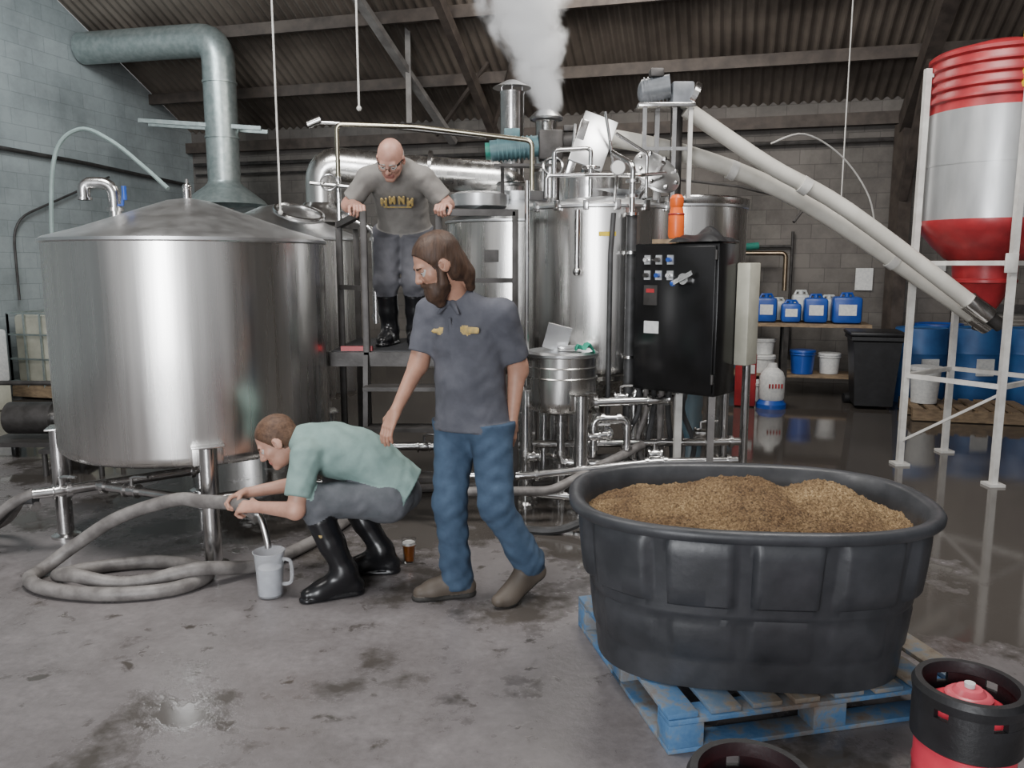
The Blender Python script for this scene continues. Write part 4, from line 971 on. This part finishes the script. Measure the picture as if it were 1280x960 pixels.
for x,dz,sg in ((-.085,-.006,1),(-.03,.008,-1),(.03,.008,1),(.085,-.006,-1)):
    c_=cc+np.array([x,0,0])+up_*dz
    P.append(Pr(c_-np.array([.016,0,0])-up_*.026,c_-np.array([.012,0,0])+up_*.026,.009,.009,logo,1,0,flat=fb,ratio=.8))
    P.append(Pr(c_+np.array([.012,0,0])-up_*.026,c_+np.array([.016,0,0])+up_*.026,.009,.009,logo,1,0,flat=fb,ratio=.8))
    P.append(Pr(c_+np.array([-.012,0,0])+up_*.026*sg,c_+np.array([.012,0,0])-up_*.02*sg,.008,.008,logo,1,0,flat=fb,ratio=.8))
P.append(Pr(cc+np.array([-.09,0,0])-up_*.048,cc+np.array([.09,0,0])-up_*.048,.006,.006,logo,1,0,flat=fb,ratio=.8))
H=head_prims((-.755,5.125,2.300),(-.10,-.70,-.68),(0,-.6,.75),skB,hairB,'bald',(-.745,5.28,2.24),scale=1.02)
h1=hand_prims((-.42,5.16,2.02),(-.25,-.85,-.1),(0,-.1,-1),1,skB,(.75,1.0,.7),lerp(JB['shL'],JB['elL'],.95),.044,.5)
h1.append(Pr(lerp(JB['shL'],JB['elL'],.5),JB['elL'],.050,.045,skB,1,.02))
h2=hand_prims((-.985,5.19,2.02),(.3,-.85,-.1),(0,-.1,-1),-1,skB,(.75,1.0,.7),lerp(JB['shR'],JB['elR'],.95),.044,.5)
h2.append(Pr(lerp(JB['shR'],JB['elR'],.5),JB['elR'],.050,.045,skB,1,.02))
build_person('leaning_man',[(P,.0065),(H,.0033),(h1,.0035),(h2,.0035)])

# ---- crouching man
skC=skinmat('skin_fair',(.54,.30,.22)); hairC=M('brown_hair',(.13,.07,.04),(.07,.035,.02),.65,scale=50,bump=.4)
shC=cloth('pale_green_shirt',(.235,.345,.32),(.185,.28,.26)); pantC=cloth('grey_jeans',(.125,.13,.145),(.08,.088,.098))
JC=dict(pelvis=(-.615,4.03,.51),chest=(-.91,4.01,.71),neck=(-1.085,3.99,.775),shL=(-1.01,3.83,.72),shR=(-1.02,4.18,.72),
 elL=(-1.045,3.73,.475),elR=(-1.14,4.16,.49),hipL=(-.63,3.93,.47),hipR=(-.63,4.12,.47),knL=(-.99,3.82,.50),anL=(-.84,3.84,.125),knR=(-.93,4.18,.50),anR=(-.70,4.14,.125),
 toeL=(-.85,-.4),toeR=(-1,-.1),fw=np.array([-.5,0,-.8]),arch=(-.02,0,.065))
P=body_prims(JC,shC,pantC,bootm,bootm,boots=True,zf=0.0,w=1.06,sleeve=.76,lw=1.06,standing=False)
P.append(Pr((-.93,3.775,.335),(-.935,3.77,.335),.012,.012,logo,4,0))
H=head_prims((-1.19,3.965,.765),(-.78,-.22,-.60),(-.55,0,.8),skC,hairC,'short',(-1.07,3.99,.74),scale=1.05)
h1=hand_prims((-1.275,3.855,.455),(-1,.25,-.08),(0,.5,-.85),-1,skC,(.7,1.0,.7),JC['elL'],.043,.6,wr_=.027)
h1.append(Pr(lerp(JC['shL'],JC['elL'],.5),JC['elL'],.050,.044,skC,1,.02))
h2=hand_prims((-1.385,4.05,.47),(-.75,-.55,-.1),(.3,-.2,-.9),1,skC,(.7,1.0,.7),JC['elR'],.043,.6,wr_=.027)
h2.append(Pr(lerp(JC['shR'],JC['elR'],.5),JC['elR'],.050,.044,skC,1,.02))
build_person('crouching_man',[(P,.006),(H,.0033),(h1,.0032),(h2,.0032)])

# ------------------------------------------------------------------ lights
def area(name,loc,target,size,power,col=(1,1,1),sy=None):
    l=bpy.data.lights.new(name,'AREA'); l.size=size; l.energy=power; l.color=col
    if sy: l.shape='RECTANGLE'; l.size_y=sy
    o=bpy.data.objects.new(name,l); o.location=loc; o.rotation_euler=(V(target)-V(loc)).to_track_quat('-Z','Y').to_euler(); scene.collection.objects.link(o)
area('ceiling_lamp',(-2.2,3.2,5.6),(-1.5,5.5,0),1.6,240,(1,.98,.95))
area('ceiling_lamp',(2.0,3.8,5.4),(2.0,5.5,0),1.6,215,(1,.97,.93))
area('ceiling_lamp',(.5,8.2,4.9),(1.5,10.5,0),1.5,150,(1,.95,.88))
area('rear_daylight_area',(-2.2,-4.5,2.2),(-1.5,5,1.2),2.4,560,(.95,.97,1),3.8)  # unseen area light behind the camera, added as daylight and for steel highlights
area('wall_wash_lamp',(-4.2,8.0,5.2),(-6.0,10.5,3.0),1.2,90,(.88,.97,1))
wd_=bpy.data.worlds.new('World'); scene.world=wd_; wd_.use_nodes=True; bg=wd_.node_tree.nodes['Background']; bg.inputs[0].default_value=(.87,.87,.88,1); bg.inputs[1].default_value=.62

# ------------------------------------------------------------------ camera
cam=bpy.data.cameras.new('Camera'); cam.lens=36*1000/1280; cam.sensor_width=36; cam.clip_end=100
co=bpy.data.objects.new('Camera',cam); co.location=(0,0,1.65); co.rotation_euler=(math.radians(90-8.5),0,0); scene.collection.objects.link(co); scene.camera=co
